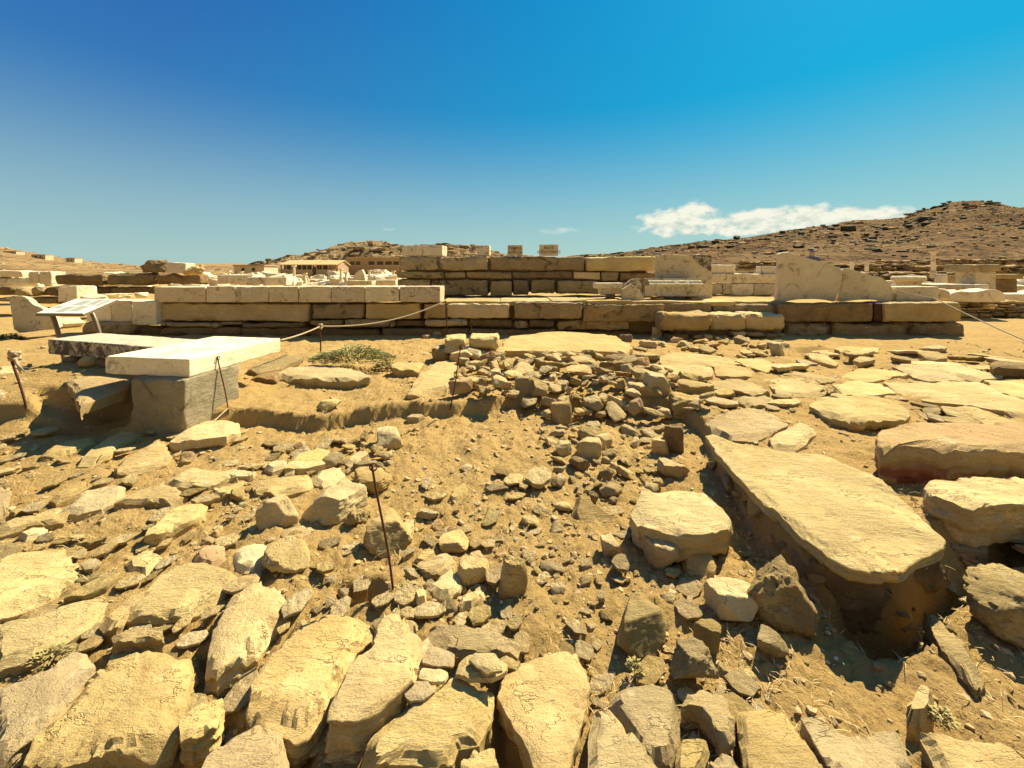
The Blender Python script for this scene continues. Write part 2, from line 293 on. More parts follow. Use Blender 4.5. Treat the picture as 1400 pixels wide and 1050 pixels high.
# ---------------------------------------------------------------- stone shapes
def slab_arrays(poly, zf, th, seed, px=4.0, pxs=300.0, jag=.012, dome=.0, flake=.5, bev=.005, round_=.025, uc=1.0):
    """poly: world outline; zf(x,y): top plane; th: thickness; pxs: picture pixels per metre, sets the mesh density"""
    P = np.array(poly, float)
    a = sum(P[i, 0] * P[(i + 1) % len(P), 1] - P[(i + 1) % len(P), 0] * P[i, 1] for i in range(len(P)))
    if a < 0: P = P[::-1]
    rg = np.random.RandomState(int(seed) * 7 + 3)
    for lv, am in ((0, .045), (1, .035), (2, .03)):     # break long straight sides into short angular ones
        Q = []
        for i in range(len(P)):
            p, q = P[i], P[(i + 1) % len(P)]; d = q - p; L_ = np.hypot(*d); Q.append(p)
            if L_ * pxs > 14: t_ = rg.uniform(.3, .7); Q.append(p + d * t_ + np.array([d[1], -d[0]]) * rg.uniform(-am, am))
        P = np.array(Q)
    Q = []
    for i in range(len(P)):
        p, q = P[i], P[(i + 1) % len(P)]; Q += [p + (q - p) * round_, q + (p - q) * round_]
    P = np.array(Q); n = len(P)
    seg = np.roll(P, -1, 0) - P; L = np.hypot(seg[:, 0], seg[:, 1]); per = L.sum(); cum = np.concatenate([[0], np.cumsum(L)])
    Mn = int(np.clip(per * pxs / px, 26, 260)); s = np.arange(Mn) / Mn * per
    k = np.clip(np.searchsorted(cum, s, side='right') - 1, 0, n - 1); t = ((s - cum[k]) / np.maximum(L[k], 1e-9))[:, None]
    O = P[k] + seg[k] * t
    c = O.mean(0); size = math.sqrt(max(1e-6, abs(a) / 2))
    tg = np.roll(O, -1, 0) - np.roll(O, 1, 0); nr = np.stack([tg[:, 1], -tg[:, 0]], 1); nr /= np.maximum(np.hypot(nr[:, 0], nr[:, 1]), 1e-9)[:, None]
    f = 5.0 / size
    j = fbm(O[:, 0] * f, O[:, 1] * f, seed * 3.1, 6, .68) * size * jag * 1.1
    j = j + np.round(vn(O[:, 0] * f * 2.2, O[:, 1] * f * 2.2, seed) * 2.2) / 2.2 * size * jag * .7
    O = O + nr * j[:, None]
    K = int(np.clip(size * pxs / px / 2.2, 4, 46))
    S = np.concatenate([np.linspace(0, .965, K)[1:], [.982, .994, 1.0]])
    V = [[c[0], c[1]]]; 
    top = c[None, None, :] + S[:, None, None] * (O - c)[None]
    X = top[:, :, 0]; Yy = top[:, :, 1]; Sg = np.repeat(S[:, None], Mn, 1)
    amp = min(.007, size * .012); planes_ = []
    for _k in range(rg.randint(2, 5)):
        an = rg.uniform(0, 6.283); nx_, ny_ = math.cos(an), math.sin(an); ext = ((O - c) @ np.array([nx_, ny_])).max(); planes_.append((nx_, ny_, ext * rg.uniform(.80, .97), rg.uniform(.35, 1.3)))
    def relief(X, Yy, Sg):
        z = fbm(X * 3 / size ** .5, Yy * 3 / size ** .5, seed, 5, .55) * amp
        fl = fbm(X * 2.2 / size ** .7 + 9, Yy * 2.2 / size ** .7, seed * 1.7, 5, .6)
        e = sm(.55, 1.0, Sg)
        for q, lv in ((.16, .5), (.30, .5)):
            z = z - flake * min(th * .35, .022) * lv * 2 * sm(q, q + .014, fl + e * .42 - .1) * e
        z = z + fbm(X * 26, Yy * 11, seed, 3, .6) * .0022
        for nx_, ny_, dd, sl in planes_:
            z = z - np.minimum(np.maximum(0, ((X - c[0]) * nx_ + (Yy - c[1]) * ny_) - dd + fbm(X * 9 / size ** .5, Yy * 9 / size ** .5, seed, 3) * size * .05) * sl, th * .3)
        return z - dome * Sg ** 3
    Z = zf(X, Yy) + relief(X, Yy, Sg)
    Z[-1] -= bev; Z[-2] -= bev * .25
    vs = [np.array([[c[0], c[1], float(zf(c[0], c[1]) + relief(np.array(c[0]), np.array(c[1]), np.array(0.0)))]])]
    vs.append(np.stack([X, Yy, Z], 2).reshape(-1, 3))
    rows = int(np.clip(th * pxs / px, 2, 16)); side = []
    sarr = np.arange(Mn) / Mn * per
    for r in range(1, rows + 1):
        d = r / rows; zz = Z[-1] - (th - bev) * d
        o = fbm(O[:, 0] * 4 / size ** .5, O[:, 1] * 4 / size ** .5, seed + d * max(1.5, th * 30), 4, .6) * min(.028, th * .2, size * .05)
        o = o - np.abs(fbm(O[:, 0] * 9 / size ** .5, O[:, 1] * 9 / size ** .5, seed + d * 2.0, 3)) * min(.03, th * .22) + .004 - max(0, d - .5) * min(th * 1.3, size * .35) * .75 * uc - (.008 * (vn(seed, d * 9) > .1))
        o = o * min(1, r / 1.5) 
        side.append(np.stack([O[:, 0] + nr[:, 0] * o, O[:, 1] + nr[:, 1] * o, zz], 1))
    vs += side; nb = 1 + (len(S) + rows) * Mn
    vs.append(np.array([[c[0], c[1], Z[-1].mean() - th]]))
    Fc = []
    i = np.arange(Mn); i2 = (i + 1) % Mn
    Fc += np.stack([np.zeros(Mn, int), 1 + i, 1 + i2], 1).tolist()
    for r in range(len(S) + rows - 1):
        b = 1 + r * Mn; Fc += np.stack([b + i, b + Mn + i, b + Mn + i2, b + i2], 1).tolist()
    b = 1 + (len(S) + rows - 1) * Mn
    Fc += np.stack([b + i, np.full(Mn, nb), b + i2], 1).tolist()
    return np.concatenate(vs), Fc, c
ICO = {}
def ico(sub):
    if sub not in ICO:
        bm = bmesh.new(); bmesh.ops.create_icosphere(bm, subdivisions=sub, radius=1)
        ICO[sub] = (np.array([v.co[:] for v in bm.verts]), [[v.index for v in f.verts] for f in bm.faces]); bm.free()
    return ICO[sub]
def rock_arrays(sx, sy, sz, seed, sub=4, planes=13, rough=.05, soft=34, flat=.0):
    V, Fc = ico(sub); rs = np.random.RandomState(seed)
    n = rs.randn(planes, 3); n[:, 2] *= .8; n /= np.linalg.norm(n, axis=1)[:, None]
    n = np.concatenate([n, [[0, 0, 1], [0, 0, -1]]]); d = rs.uniform(.55, .95, len(n)); d[-2:] = (.62 - flat * .2, .7)
    q = np.maximum(V @ n.T, 1e-3) / d[None]
    r = 1 / (np.power(np.power(q, soft).sum(1), 1 / soft)); r = np.minimum(r, 1.25)
    Pn = V * r[:, None]
    s = seed * 1.37
    r2 = 1 + rough * fbm(Pn[:, 0] * 2.6 + s, Pn[:, 1] * 2.6, Pn[:, 2] * 3.6, 6, .68) * 2.8 + rough * .6 * fbm(Pn[:, 0] * 3 + s, Pn[:, 1] * 3, Pn[:, 2] * 14, 3)
    Pn = Pn * r2[:, None]
    mx = np.abs(Pn).max(0); Pn = Pn / mx
    return Pn * np.array([sx / 2, sy / 2, sz / 2]), Fc
def box_arrays(lx, ly, lz, seed, cell=.04, r=.012, chip=1.5, rough=.004, warp=.0):
    def gridface(a, b, fixed, sgn, dims):
        na = max(2, min(60, int(dims[a] / cell) + 1)); nb_ = max(2, min(60, int(dims[b] / cell) + 1))
        return na, nb_
    dims = np.array([lx, ly, lz]); hlf = dims / 2; cnt = [max(2, min(70, int(d / cell) + 1)) for d in dims]
    def ax(k):
        t = np.linspace(-1, 1, cnt[k] + 1); e = min(.4, r * 1.2 / hlf[k])
        return np.sort(np.unique(np.concatenate([t, [-1 + e, -1 + e * .4, 1 - e * .4, 1 - e]]))) * hlf[k]
    A = [ax(0), ax(1), ax(2)]; Vs = []; Fs = []; base = 0
    for f in range(3):
        a, b = [(1, 2), (2, 0), (0, 1)][f]
        for sg in (-1, 1):
            ga, gb = np.meshgrid(A[a], A[b], indexing='ij'); p = np.zeros(ga.shape + (3,)); p[..., a] = ga; p[..., b] = gb; p[..., f] = sg * hlf[f]
            na, nb_ = ga.shape; idx = np.arange(na * nb_).reshape(na, nb_) + base
            q = np.stack([idx[:-1, :-1], idx[1:, :-1], idx[1:, 1:], idx[:-1, 1:]], -1).reshape(-1, 4)
            Fs.append(q if sg > 0 else q[:, ::-1]); Vs.append(p.reshape(-1, 3)); base += na * nb_
    V = np.concatenate(Vs); Fq = np.concatenate(Fs)
    key = np.round(V / 1e-5).astype(np.int64); _, ui, inv = np.unique(key, axis=0, return_index=True, return_inverse=True)
    V = V[ui]; Fq = inv.reshape(-1)[Fq]
    s = seed * 2.3
    nz = fbm(V[:, 0] * 5 + s, V[:, 1] * 5, V[:, 2] * 5, 4, .6)
    rr = r * (1 + chip * 3 * np.maximum(0, nz - .1)); rr = np.minimum(rr, dims.min() * .45)[:, None]
    C = np.clip(V, -hlf + rr, hlf - rr); dv = V - C; ln = np.linalg.norm(dv, axis=1)[:, None]
    V = np.where(ln > 1e-9, C + dv / np.maximum(ln, 1e-9) * np.minimum(ln, rr), V)
    nd = V / np.maximum(np.linalg.norm(V / hlf, axis=1)[:, None], 1e-6) / hlf
    V = V + nd * (fbm(V[:, 0] * 7 + s, V[:, 1] * 7, V[:, 2] * 18, 5, .65) * rough * 1.3)[:, None]
    if warp: V = V + np.stack([fbm(V[:, 0] * 1.6 + s + k * 7, V[:, 1] * 1.6, V[:, 2] * 3, 3) * warp for k in range(3)], 1)
    V[:, 2] += lz / 2
    return V, Fq.tolist()
def merge(parts):
    Vs = []; Fs = []; b = 0
    for V, Fc in parts:
        V = np.asarray(V, float); Vs.append(V); Fs += [[i + b for i in f] for f in Fc]; b += len(V)
    return np.concatenate(Vs), Fs
def tube_arrays(path, rad, n=6, cap=True):
    P = np.array(path, float); V = []; Fc = []
    rad = np.broadcast_to(rad, (len(P),))
    for i, p in enumerate(P):
        t = P[min(i + 1, len(P) - 1)] - P[max(i - 1, 0)]; t = t / max(1e-9, np.linalg.norm(t))
        a = np.cross(t, [0, 0, 1] if abs(t[2]) < .9 else [1, 0, 0]); a /= np.linalg.norm(a); b = np.cross(t, a)
        for k in range(n):
            an = 2 * math.pi * k / n; V.append(p + rad[i] * (a * math.cos(an) + b * math.sin(an)))
    for i in range(len(P) - 1):
        for k in range(n): Fc.append([i * n + k, i * n + (k + 1) % n, (i + 1) * n + (k + 1) % n, (i + 1) * n + k])
    if cap: Fc += [list(range(n))[::-1], [(len(P) - 1) * n + k for k in range(n)]]
    return np.array(V), Fc
def lathe_arrays(prof, n=20, flutes=0):
    V = []; Fc = []
    for r, z in prof:
        for k in range(n):
            a = 2 * math.pi * k / n; rr = r * (1 - (.06 if flutes and k % 2 else 0)); V.append((rr * math.cos(a), rr * math.sin(a), z))
    for i in range(len(prof) - 1):
        for k in range(n): Fc.append([i * n + k, i * n + (k + 1) % n, (i + 1) * n + (k + 1) % n, (i + 1) * n + k])
    Fc += [list(range(n))[::-1], [(len(prof) - 1) * n + k for k in range(n)]]
    return np.array(V), Fc
def rotv(V, rx=0, ry=0, rz=0):
    V = np.asarray(V, float)
    for ax_, an in ((0, rx), (1, ry), (2, rz)):
        if an:
            c, s = math.cos(an), math.sin(an); a, b = [(1, 2), (2, 0), (0, 1)][ax_]; W = V.copy()
            W[:, a] = V[:, a] * c - V[:, b] * s; W[:, b] = V[:, a] * s + V[:, b] * c; V = W
    return V
TRACED = []   # footprints (x, y, radius) of everything set down, so scattered stones keep clear
FOOT = []
_seed = [10]
def slab(name, cat, label, poly, t, mat='slab', z=None, tilt=(0, 0), th=None, dome=0, flake=.6, group=None, jag=.014, bev=.005, round_=.02, extra=.05, carve=False, uc=1.0):
    """A flat stone: outline of its upper face, t = picture height of its near side"""
    _seed[0] += 1; P = pts(poly); k = max(range(len(P)), key=lambda i: P[i][1])
    if z is None:
        X, Y, g = hit(P[k][0], P[k][1] + t, carve); h = max(t * Y / F, .062 if P[k][0] < 470 and 560 < P[k][1] < 770 else .046); z0 = g + h
    else:
        z0 = z; Y = (H - z) * F / (P[k][1] - HY); h = t * Y / F
    thick = th if th else h + extra
    W = np.array([PZ(x, y, z0) for x, y in P]); c = W.mean(0)
    gx, gy = tilt
    if gx or gy:
        W = []
        for x, y in P:
            u, v = (x - 700) / F, (y - HY) / F; Yq = (H - z0 + gx * c[0] + gy * c[1]) / (v + gx * u + gy); W.append((u * Yq, Yq))
        W = np.array(W)
    zf = lambda X, Y: z0 + gx * (X - c[0]) + gy * (Y - c[1])
    pxs = F / max(1.0, c[1]) * .731
    V, Fc, cc = slab_arrays(W, zf, thick, _seed[0], 3.3, pxs, jag, dome, flake, min(bev, thick * .3), round_, uc)
    zb = V[:, 2].min(); V = V - np.array([cc[0], cc[1], zb])
    o = link(name, mesh(name, V, Fc, mat, 20), (cc[0], cc[1], zb)); tag(o, label, cat, group)
    FOOT.append(W); return o
def boulder(name, cat, label, cx, yb, wpx, hpx, mat='slab', seed=None, planes=12, rough=.05, rz=0, depth=.8, group=None, sink=.12, z=None, tiltr=(0, 0), soft=40):
    _seed[0] += 1; sd_ = seed or _seed[0]
    if z is None: X, Y, g = hit(cx, yb)
    else:
        g = z; X, Y = PZ(cx, yb, z)
    wd = wpx * Y / F; dp = wd * depth
    hh = hpx * Y / F; Yc = Y + dp / 2
    for _ in range(4): hh = max(.2 * wd, (hpx - max(0, (H - g - hh)) * F * (1 / Y - 1 / (Y + dp * .7))) * Y / F)
    sub = 5 if wpx > 55 else 4 if wpx > 17 else 3
    V, Fc = rock_arrays(wd, dp, hh * (1 + sink), sd_, sub, planes, rough, soft)
    V[:, 2] += hh * (1 + sink) / 2
    o = link(name, mesh(name, V, Fc, mat, 40), (u_(cx) * Yc, Yc, g - hh * sink), rot=(tiltr[0], tiltr[1], rz)); tag(o, label, cat, group)
    a = np.linspace(0, 2 * math.pi, 9)[:-1]; FOOT.append(np.stack([u_(cx) * Yc + np.cos(a) * wd / 2, Yc + np.sin(a) * dp / 2], 1)); return o
def u_(x): return (x - 700) / F
def up(x, y, Y): return (u_(x) * Y, Y, H - (y - HY) / F * Y)
def wall_block(name, parent, base, x0, x1, y0, y1, Y, depth=.5, mat='wall', seed=0, r=.02, chip=1.5, rough=.012, warp=.02, label=None):
    """squared block whose near face fills x0..x1, y0..y1 of the photograph at the distance Y; base = location of its parent"""
    X0, _, Z1 = up(x0, y0, Y); X1, _, Z0 = up(x1, y1, Y)
    ce = max(.035, 4.5 * Y / F)
    V, Fc = box_arrays(X1 - X0, depth, Z1 - Z0, seed, ce, r, chip, rough, warp)
    o = link(name, mesh(name, V, Fc, mat, 45), ((X0 + X1) / 2 - base[0], Y + depth / 2 - base[1], Z0 - base[2]), parent=parent)
    if label: o['label'] = label
    return o
def standing(name, parent, base, poly, Y, th, mat, seed, jag=.006, round_=.06, bev=.01, flake=.2, label=None):
    """upright slab: photo outline of its near face at the distance Y, real thickness th"""
    W = [(u_(x) * Y, H - (y - HY) / F * Y) for x, y in pts(poly)]
    V, Fc, c = slab_arrays(W, lambda X, Z: X * 0.0 + 0.0, th, seed, 3.3, F / Y * .731, jag, 0, flake, bev, round_)
    W3 = np.stack([V[:, 0], -V[:, 2], V[:, 1]], 1); zb = W3[:, 2].min(); W3 = W3 - np.array([c[0], 0, zb])
    loc = (c[0] - base[0], Y - base[1], zb - base[2])
    o = link(name, mesh(name, W3, Fc, mat), loc, parent=parent)
    if label: o['label'] = label
    return o
def box(parts, x0, x1, y0, y1, z0, z1):
    V = np.array([(x, y, z) for z in (z0, z1) for y in (y0, y1) for x in (x0, x1)], float)
    parts.append((V, [[0, 2, 3, 1], [4, 5, 7, 6], [0, 1, 5, 4], [2, 6, 7, 3], [0, 4, 6, 2], [1, 3, 7, 5]]))
# ---------------------------------------------------------------- ground sheet
def grow(a, b, s0, g, fine_to):
    v = [a]; s = s0
    while v[-1] < b:
        if v[-1] > fine_to: s *= g
        v.append(v[-1] + s)
    return v
def ground_mat():
    m = D.materials.new('dusty_ground'); m.use_nodes = True; t = m.node_tree; L = t.links.new; bs = t.nodes['Principled BSDF']
    bs.inputs['Roughness'].default_value = 1; bs.inputs['Specular IOR Level'].default_value = .05
    tc = t.nodes.new('ShaderNodeTexCoord'); v = tc.outputs['Object']
    big = noise(t, v, .9, 6, .65, .4); mid = noise(t, v, 7, 8, .7); fi = noise(t, v, 60, 6, .75); dry = noise(t, v, 2.6, 6, .6, .6)
    def mixc(f, a, b):
        n = t.nodes.new('ShaderNodeMix'); n.data_type = 'RGBA'; L(f, n.inputs[0])
        for i, q in ((6, a), (7, b)):
            if isinstance(q, tuple): n.inputs[i].default_value = q
            else: L(q, n.inputs[i])
        return n.outputs[2]
    c = mixc(M('MULTIPLY_ADD', big, 3, -1, tree=t, clamp=True), rgb(.50,.35,.14), rgb(.57,.42,.19))
    c = mixc(M('MULTIPLY_ADD', mid, 3.2, -1.35, tree=t, clamp=True), rgb(.46,.31,.12), c)
    c = mixc(M('MULTIPLY_ADD', dry, 5, -2.9, tree=t, clamp=True), c, rgb(.62,.46,.22))
    vo = t.nodes.new('ShaderNodeTexVoronoi'); vo.inputs['Scale'].default_value = 75; L(v, vo.inputs['Vector'])
    sp = M('MULTIPLY', M('MULTIPLY_ADD', vo.outputs['Distance'], -9, 3.2, tree=t, clamp=True), M('MULTIPLY_ADD', mid, 8, -4.2, tree=t, clamp=True), tree=t)
    sv = t.nodes.new('ShaderNodeSeparateColor'); L(vo.outputs['Color'], sv.inputs[0])
    c = mixc(M('MULTIPLY', sp, .7, tree=t), c, mixc(sv.outputs[0], rgb(.62,.50,.31), rgb(.26,.17,.08)))
    c = mixc(M('MULTIPLY_ADD', fi, 3, -1.2, tree=t, clamp=True), rgb(.40,.27,.11), c)
    L(c, bs.inputs['Base Color'])
    h = M('ADD', M('ADD', M('MULTIPLY', mid, .5, tree=t), M('MULTIPLY', fi, .22, tree=t), tree=t), M('MULTIPLY', sp, .18, tree=t), tree=t)
    bp = t.nodes.new('ShaderNodeBump'); bp.inputs['Strength'].default_value = 1; bp.inputs['Distance'].default_value = .08
    L(h, bp.inputs['Height']); L(bp.outputs[0], bs.inputs['Normal']); return m
MAT['ground'] = ground_mat()
ys = grow(.55, 6, .013, 1.009, 2.4); ys += grow(ys[-1] + .04, 3000, .04, 1.03, 7); xs_ = grow(0, 3500, .015, 1.024, 1.9); xs = sorted([-q for q in xs_[1:]] + xs_)
xs = np.array(xs); ys = np.array([-4, -1.5, -.4, .1, .35] + ys)
GX, GY = np.meshgrid(xs, ys)
GZ = gmac(GX, GY)
near = 1 - sm(6, 30, GY)
GZ = GZ + (fbm(GX * 3.5, GY * 3.5, 8.1, 5, .55) * .05 + fbm(GX * 11, GY * 11, 2.2, 5, .65) * .022 * (.4 + sm(-.3, .4, fbm(GX * 1.3, GY * 1.3, 7.7, 2)) * 1.2) + np.maximum(0, fbm(GX * 34, GY * 34, 4.2, 2) - .12) * .04) * near
flatt = sm(-.02, .05, GZ) * 1.0
GZ = np.where(GY > 60, GZ * 0 + .05, GZ)
nx, ny = len(xs), len(ys); idx = np.arange(nx * ny).reshape(ny, nx)
q = np.stack([idx[:-1, :-1], idx[:-1, 1:], idx[1:, 1:], idx[1:, :-1]], -1).reshape(-1, 4)
gme = mesh('ground', np.stack([GX, GY, GZ], 2).reshape(-1, 3), q, 'ground', sharp=0)
tag(link('ground', gme), None, None, kind='structure')
# ---------------------------------------------------------------- hills
def hill_mat(name, a, b, c_, dark):
    m = D.materials.new(name); m.use_nodes = True; t = m.node_tree; L = t.links.new; bs = t.nodes['Principled BSDF']
    bs.inputs['Roughness'].default_value = 1; bs.inputs['Specular IOR Level'].default_value = .03
    tc = t.nodes.new('ShaderNodeTexCoord'); mp = t.nodes.new('ShaderNodeMapping'); mp.inputs['Scale'].default_value = (1, .5, 3.2); L(tc.outputs['Object'], mp.inputs[0]); v = mp.outputs[0]
    n1 = noise(t, v, .022, 8, .65, .5); n2 = noise(t, v, .11, 8, .72); n3 = noise(t, v, .45, 6, .75)
    def mixc(f, a, b):
        n = t.nodes.new('ShaderNodeMix'); n.data_type = 'RGBA'; L(f, n.inputs[0])
        for i, q in ((6, a), (7, b)):
            if isinstance(q, tuple): n.inputs[i].default_value = q
            else: L(q, n.inputs[i])
        return n.outputs[2]
    c = mixc(M('MULTIPLY_ADD', n1, 7, -3.1, tree=t, clamp=True), a, b)
    c = mixc(M('MULTIPLY_ADD', n2, 5, -2.3, tree=t, clamp=True), c, c_)
    c = mixc(M('MULTIPLY_ADD', n3, 9, -4.5, tree=t, clamp=True), c, dark)
    c = mixc(M('MULTIPLY_ADD', n2, -9, 3.9, tree=t, clamp=True), c, dark)
    L(c, bs.inputs['Base Color'])
    bp = t.nodes.new('ShaderNodeBump'); bp.inputs['Strength'].default_value = 1; bp.inputs['Distance'].default_value = 2.2
    L(M('ADD', n2, M('MULTIPLY', n3, .35, tree=t), tree=t), bp.inputs['Height']); L(bp.outputs[0], bs.inputs['Normal']); return m
MAT['hill'] = hill_mat('scrub_hillside', rgb(.20,.12,.058), rgb(.14,.082,.042), rgb(.28,.185,.085), rgb(.035,.026,.016))
MAT['hillrock'] = hill_mat('rocky_knoll', rgb(.40,.27,.13), rgb(.30,.19,.09), rgb(.50,.38,.21), rgb(.08,.055,.03))
MAT['hillfar'] = hill_mat('dry_slope', rgb(.36,.24,.11), rgb(.28,.17,.08), rgb(.44,.32,.17), rgb(.10,.07,.035))
def hill(name, prof, Yb, Yr, Yend, mat, amp, fr, nu=360, nv=90, terr_=0, p=1.2, z0=0):
    pr = pts(prof); px_ = np.array([a[0] for a in pr]); py_ = np.array([a[1] for a in pr])
    U = np.linspace(px_[0], px_[-1], nu); zr = H + (HY - np.interp(U, px_, py_)) / F * Yr
    Yv = np.concatenate([np.linspace(Yb, Yr, nv), np.linspace(Yr, Yend, 14)[1:]])
    A, B = np.meshgrid(U, Yv); ZR = np.tile(zr, (len(Yv), 1)) - z0
    k = np.clip((B - Yb) / (Yr - Yb), 0, 1); back = np.clip((B - Yr) / (Yend - Yr), 0, 1)
    X = (A - 700) / F * B
    # the profile is the greatest elevation seen, so keep every nearer point of the slope below that line of sight
    Z = z0 + ZR * (k ** p) * (1 - back ** 1.6)
    nz = fbm(X * fr, B * fr * .8, 3.1, 6, .55)
    if terr_: 
        q = fbm(X * fr * .5, B * fr * 2.2, 6.6, 4, .5); nz = nz + terr_ * (sm(.0, .06, q) + sm(.22, .27, q) - .8)
    Z = Z + amp * nz * np.clip(k * 2.5, 0, 1) * (1 - back)
    Z = np.where(k <= 0, -1.0, Z)
    nx, ny = len(U), len(Yv); idx = np.arange(nx * ny).reshape(ny, nx)
    q = np.stack([idx[:-1, :-1], idx[:-1, 1:], idx[1:, 1:], idx[1:, :-1]], -1).reshape(-1, 4)
    o = link(name, mesh(name, np.stack([X, B, Z], 2).reshape(-1, 3), q, mat, sharp=40)); tag(o, None, None, kind='structure')
    HILLS.append((X, B, Z)); return o
HILLS = []
hill('hill', '660,372 700,362 760,354 800,349 850,345 900,340 960,332 1000,327 1050,320 1100,311 1150,306 1200,304 1240,300 1262,290 1285,282 1300,277 1335,275 1350,277 1400,284 1460,292 1600,320 1800,360 1900,372', 62, 330, 480, 'hill', 2.6, .028, 560, 150, .35, 1.15)
hill('rocky_hill', '330,371 360,362 385,353 410,350 440,345 470,338 500,332 530,334 560,336 600,338 650,340 700,350 760,364 800,372', 96, 165, 220, 'hillrock', 2.0, .09, 300, 70, .5, 1.1)
hill('far_hill', '-900,366 -500,350 -200,334 0,338 30,343 60,349 100,356 150,361 200,364 270,367 330,369', 120, 520, 700, 'hillfar', 3.0, .014, 320, 90, .4, 1.0)
hill('distant_island', '180,369 220,362 255,360 290,361 320,360.5 350,362 400,366 450,369', 900, 1500, 1700, 'hillfar', 5, .004, 120, 30, 0, 1.0)
def hill_z(i, x, y):
    X, B, Z = HILLS[i]; d = (X - x) ** 2 + (B - y) ** 2; return Z.reshape(-1)[d.argmin()]
rng = random.Random(5)
# scattered outcrops on the slopes: too many to count
def outcrop(name, i, n, seed, smin, smax, mat, x0, x1, ylo, yhi):
    rs = np.random.RandomState(seed); X, B, Z = HILLS[i]; parts = []; va = [rock_arrays(1, 1, 1, 300 + k, 1, 9, .12) for k in range(8)]
    sx = (X.reshape(-1) / B.reshape(-1)) * F + 700; ok = np.where((sx > x0) & (sx < x1) & (B.reshape(-1) > ylo) & (B.reshape(-1) < yhi))[0]
    for _ in range(n):
        j = rs.choice(ok); V, Fc = va[rs.randint(8)]; s = smin + (smax - smin) * rs.rand() ** 3; s *= B.reshape(-1)[j] / 150
        V = rotv(V * np.array([s * rs.uniform(1, 2.4), s, s * rs.uniform(.4, .8)]), rz=rs.uniform(-.3, .3))
        parts.append((V + np.array([X.reshape(-1)[j] + rs.randn() * s, B.reshape(-1)[j] + rs.randn() * s, Z.reshape(-1)[j]]), Fc))
    V, Fc = merge(parts); tag(link(name, mesh(name, V, Fc, mat, 40)), 'dark rock outcrops and low scrub scattered over the slope', 'rocks', kind='stuff')
outcrop('hillside_rocks', 0, 900, 1, .5, 3.2, 'leafdark', 690, 1420, 70, 320)
outcrop('hillside_scrub', 0, 2600, 12, .25, 1.3, 'leafdark', 690, 1420, 66, 340)
outcrop('hillside_scrub', 0, 1200, 13, .3, 1.4, 'hillfar', 690, 1420, 66, 340)
outcrop('knoll_scrub', 1, 500, 14, .3, 1.6, 'leafdark', 340, 760, 98, 168)
outcrop('hillside_rocks', 0, 700, 2, .5, 2.6, 'wall', 690, 1420, 66, 330)
outcrop('knoll_rocks', 1, 420, 3, .6, 3.4, 'wall', 340, 760, 100, 168)
outcrop('slope_rocks', 2, 260, 4, .4, 1.6, 'wall', -40, 330, 130, 500)
# ---------------------------------------------------------------- buildings far off
def building(name, label, x0, x1, yt, yb, Y, depth, kind, wallm='house'):
    X0, _, ZT = up(x0, yt, Y); X1, _, ZB = up(x1, yb, Y); Wd = X1 - X0; hh = ZT - ZB; ZB -= 1.5; hh += 1.5
    e = empty(name, (X0, Y, ZB), label, 'building')
    p = []; box(p, 0, Wd, 0, depth, 0, hh); V, Fc = merge(p); link('wall', mesh('wall', V, Fc, wallm, 0, False), parent=e)
    return e, Wd, hh, depth
b, Wd, hh, dp = building('museum_building', 'long flat-roofed ochre building with a row of dark windows', 475, 549, 353, 372, 92, 9, 0)
p = []; box(p, -.15, Wd + .15, -.25, dp + .2, hh, hh + .22); V, Fc = merge(p); link('roof', mesh('roof', V, Fc, 'roof', 0, False), parent=b)
for a, c_ in ((478.5, 484.5), (487, 492.5), (504, 512), (515.5, 524), (527, 535.5), (538, 545)):
    s = 92 / F; p = []; box(p, (a - 475) * s, (c_ - 475) * s, -.06, .1, hh - 1.55, hh - .75); V, Fc = merge(p); f = link('window', mesh('window', V, Fc, 'glass', 0, False), parent=b)
    p = []; box(p, (a - 475) * s - .08, (c_ - 475) * s + .08, -.14, .1, hh - 1.68, hh - 1.56); V, Fc = merge(p); link('sill', mesh('sill', V, Fc, 'housepale', 0, False), parent=f)
def tile_roof(e, Wd, hh, dp, x0=0, rise=.9, over=.3, lower=0):
    V = np.array([(x0 - over, -1.1 - over, hh - .1), (x0 + Wd + over, -1.1 - over, hh - .1), (x0 + Wd + over, dp / 2, hh + rise), (x0 - over, dp / 2, hh + rise), (x0 + Wd + over, dp + over, hh - .1), (x0 - over, dp + over, hh - .1)])
    V = np.concatenate([V, V - np.array([0, 0, .16])])
    Fc = [[0, 1, 2, 3], [3, 2, 4, 5], [6, 9, 8, 7], [9, 11, 10, 8], [0, 6, 7, 1], [4, 10, 11, 5], [0, 3, 9, 6], [3, 5, 11, 9], [1, 7, 8, 2], [2, 8, 10, 4]]
    link('roof', mesh('roof', V, Fc, 'roof', 0, False), parent=e)
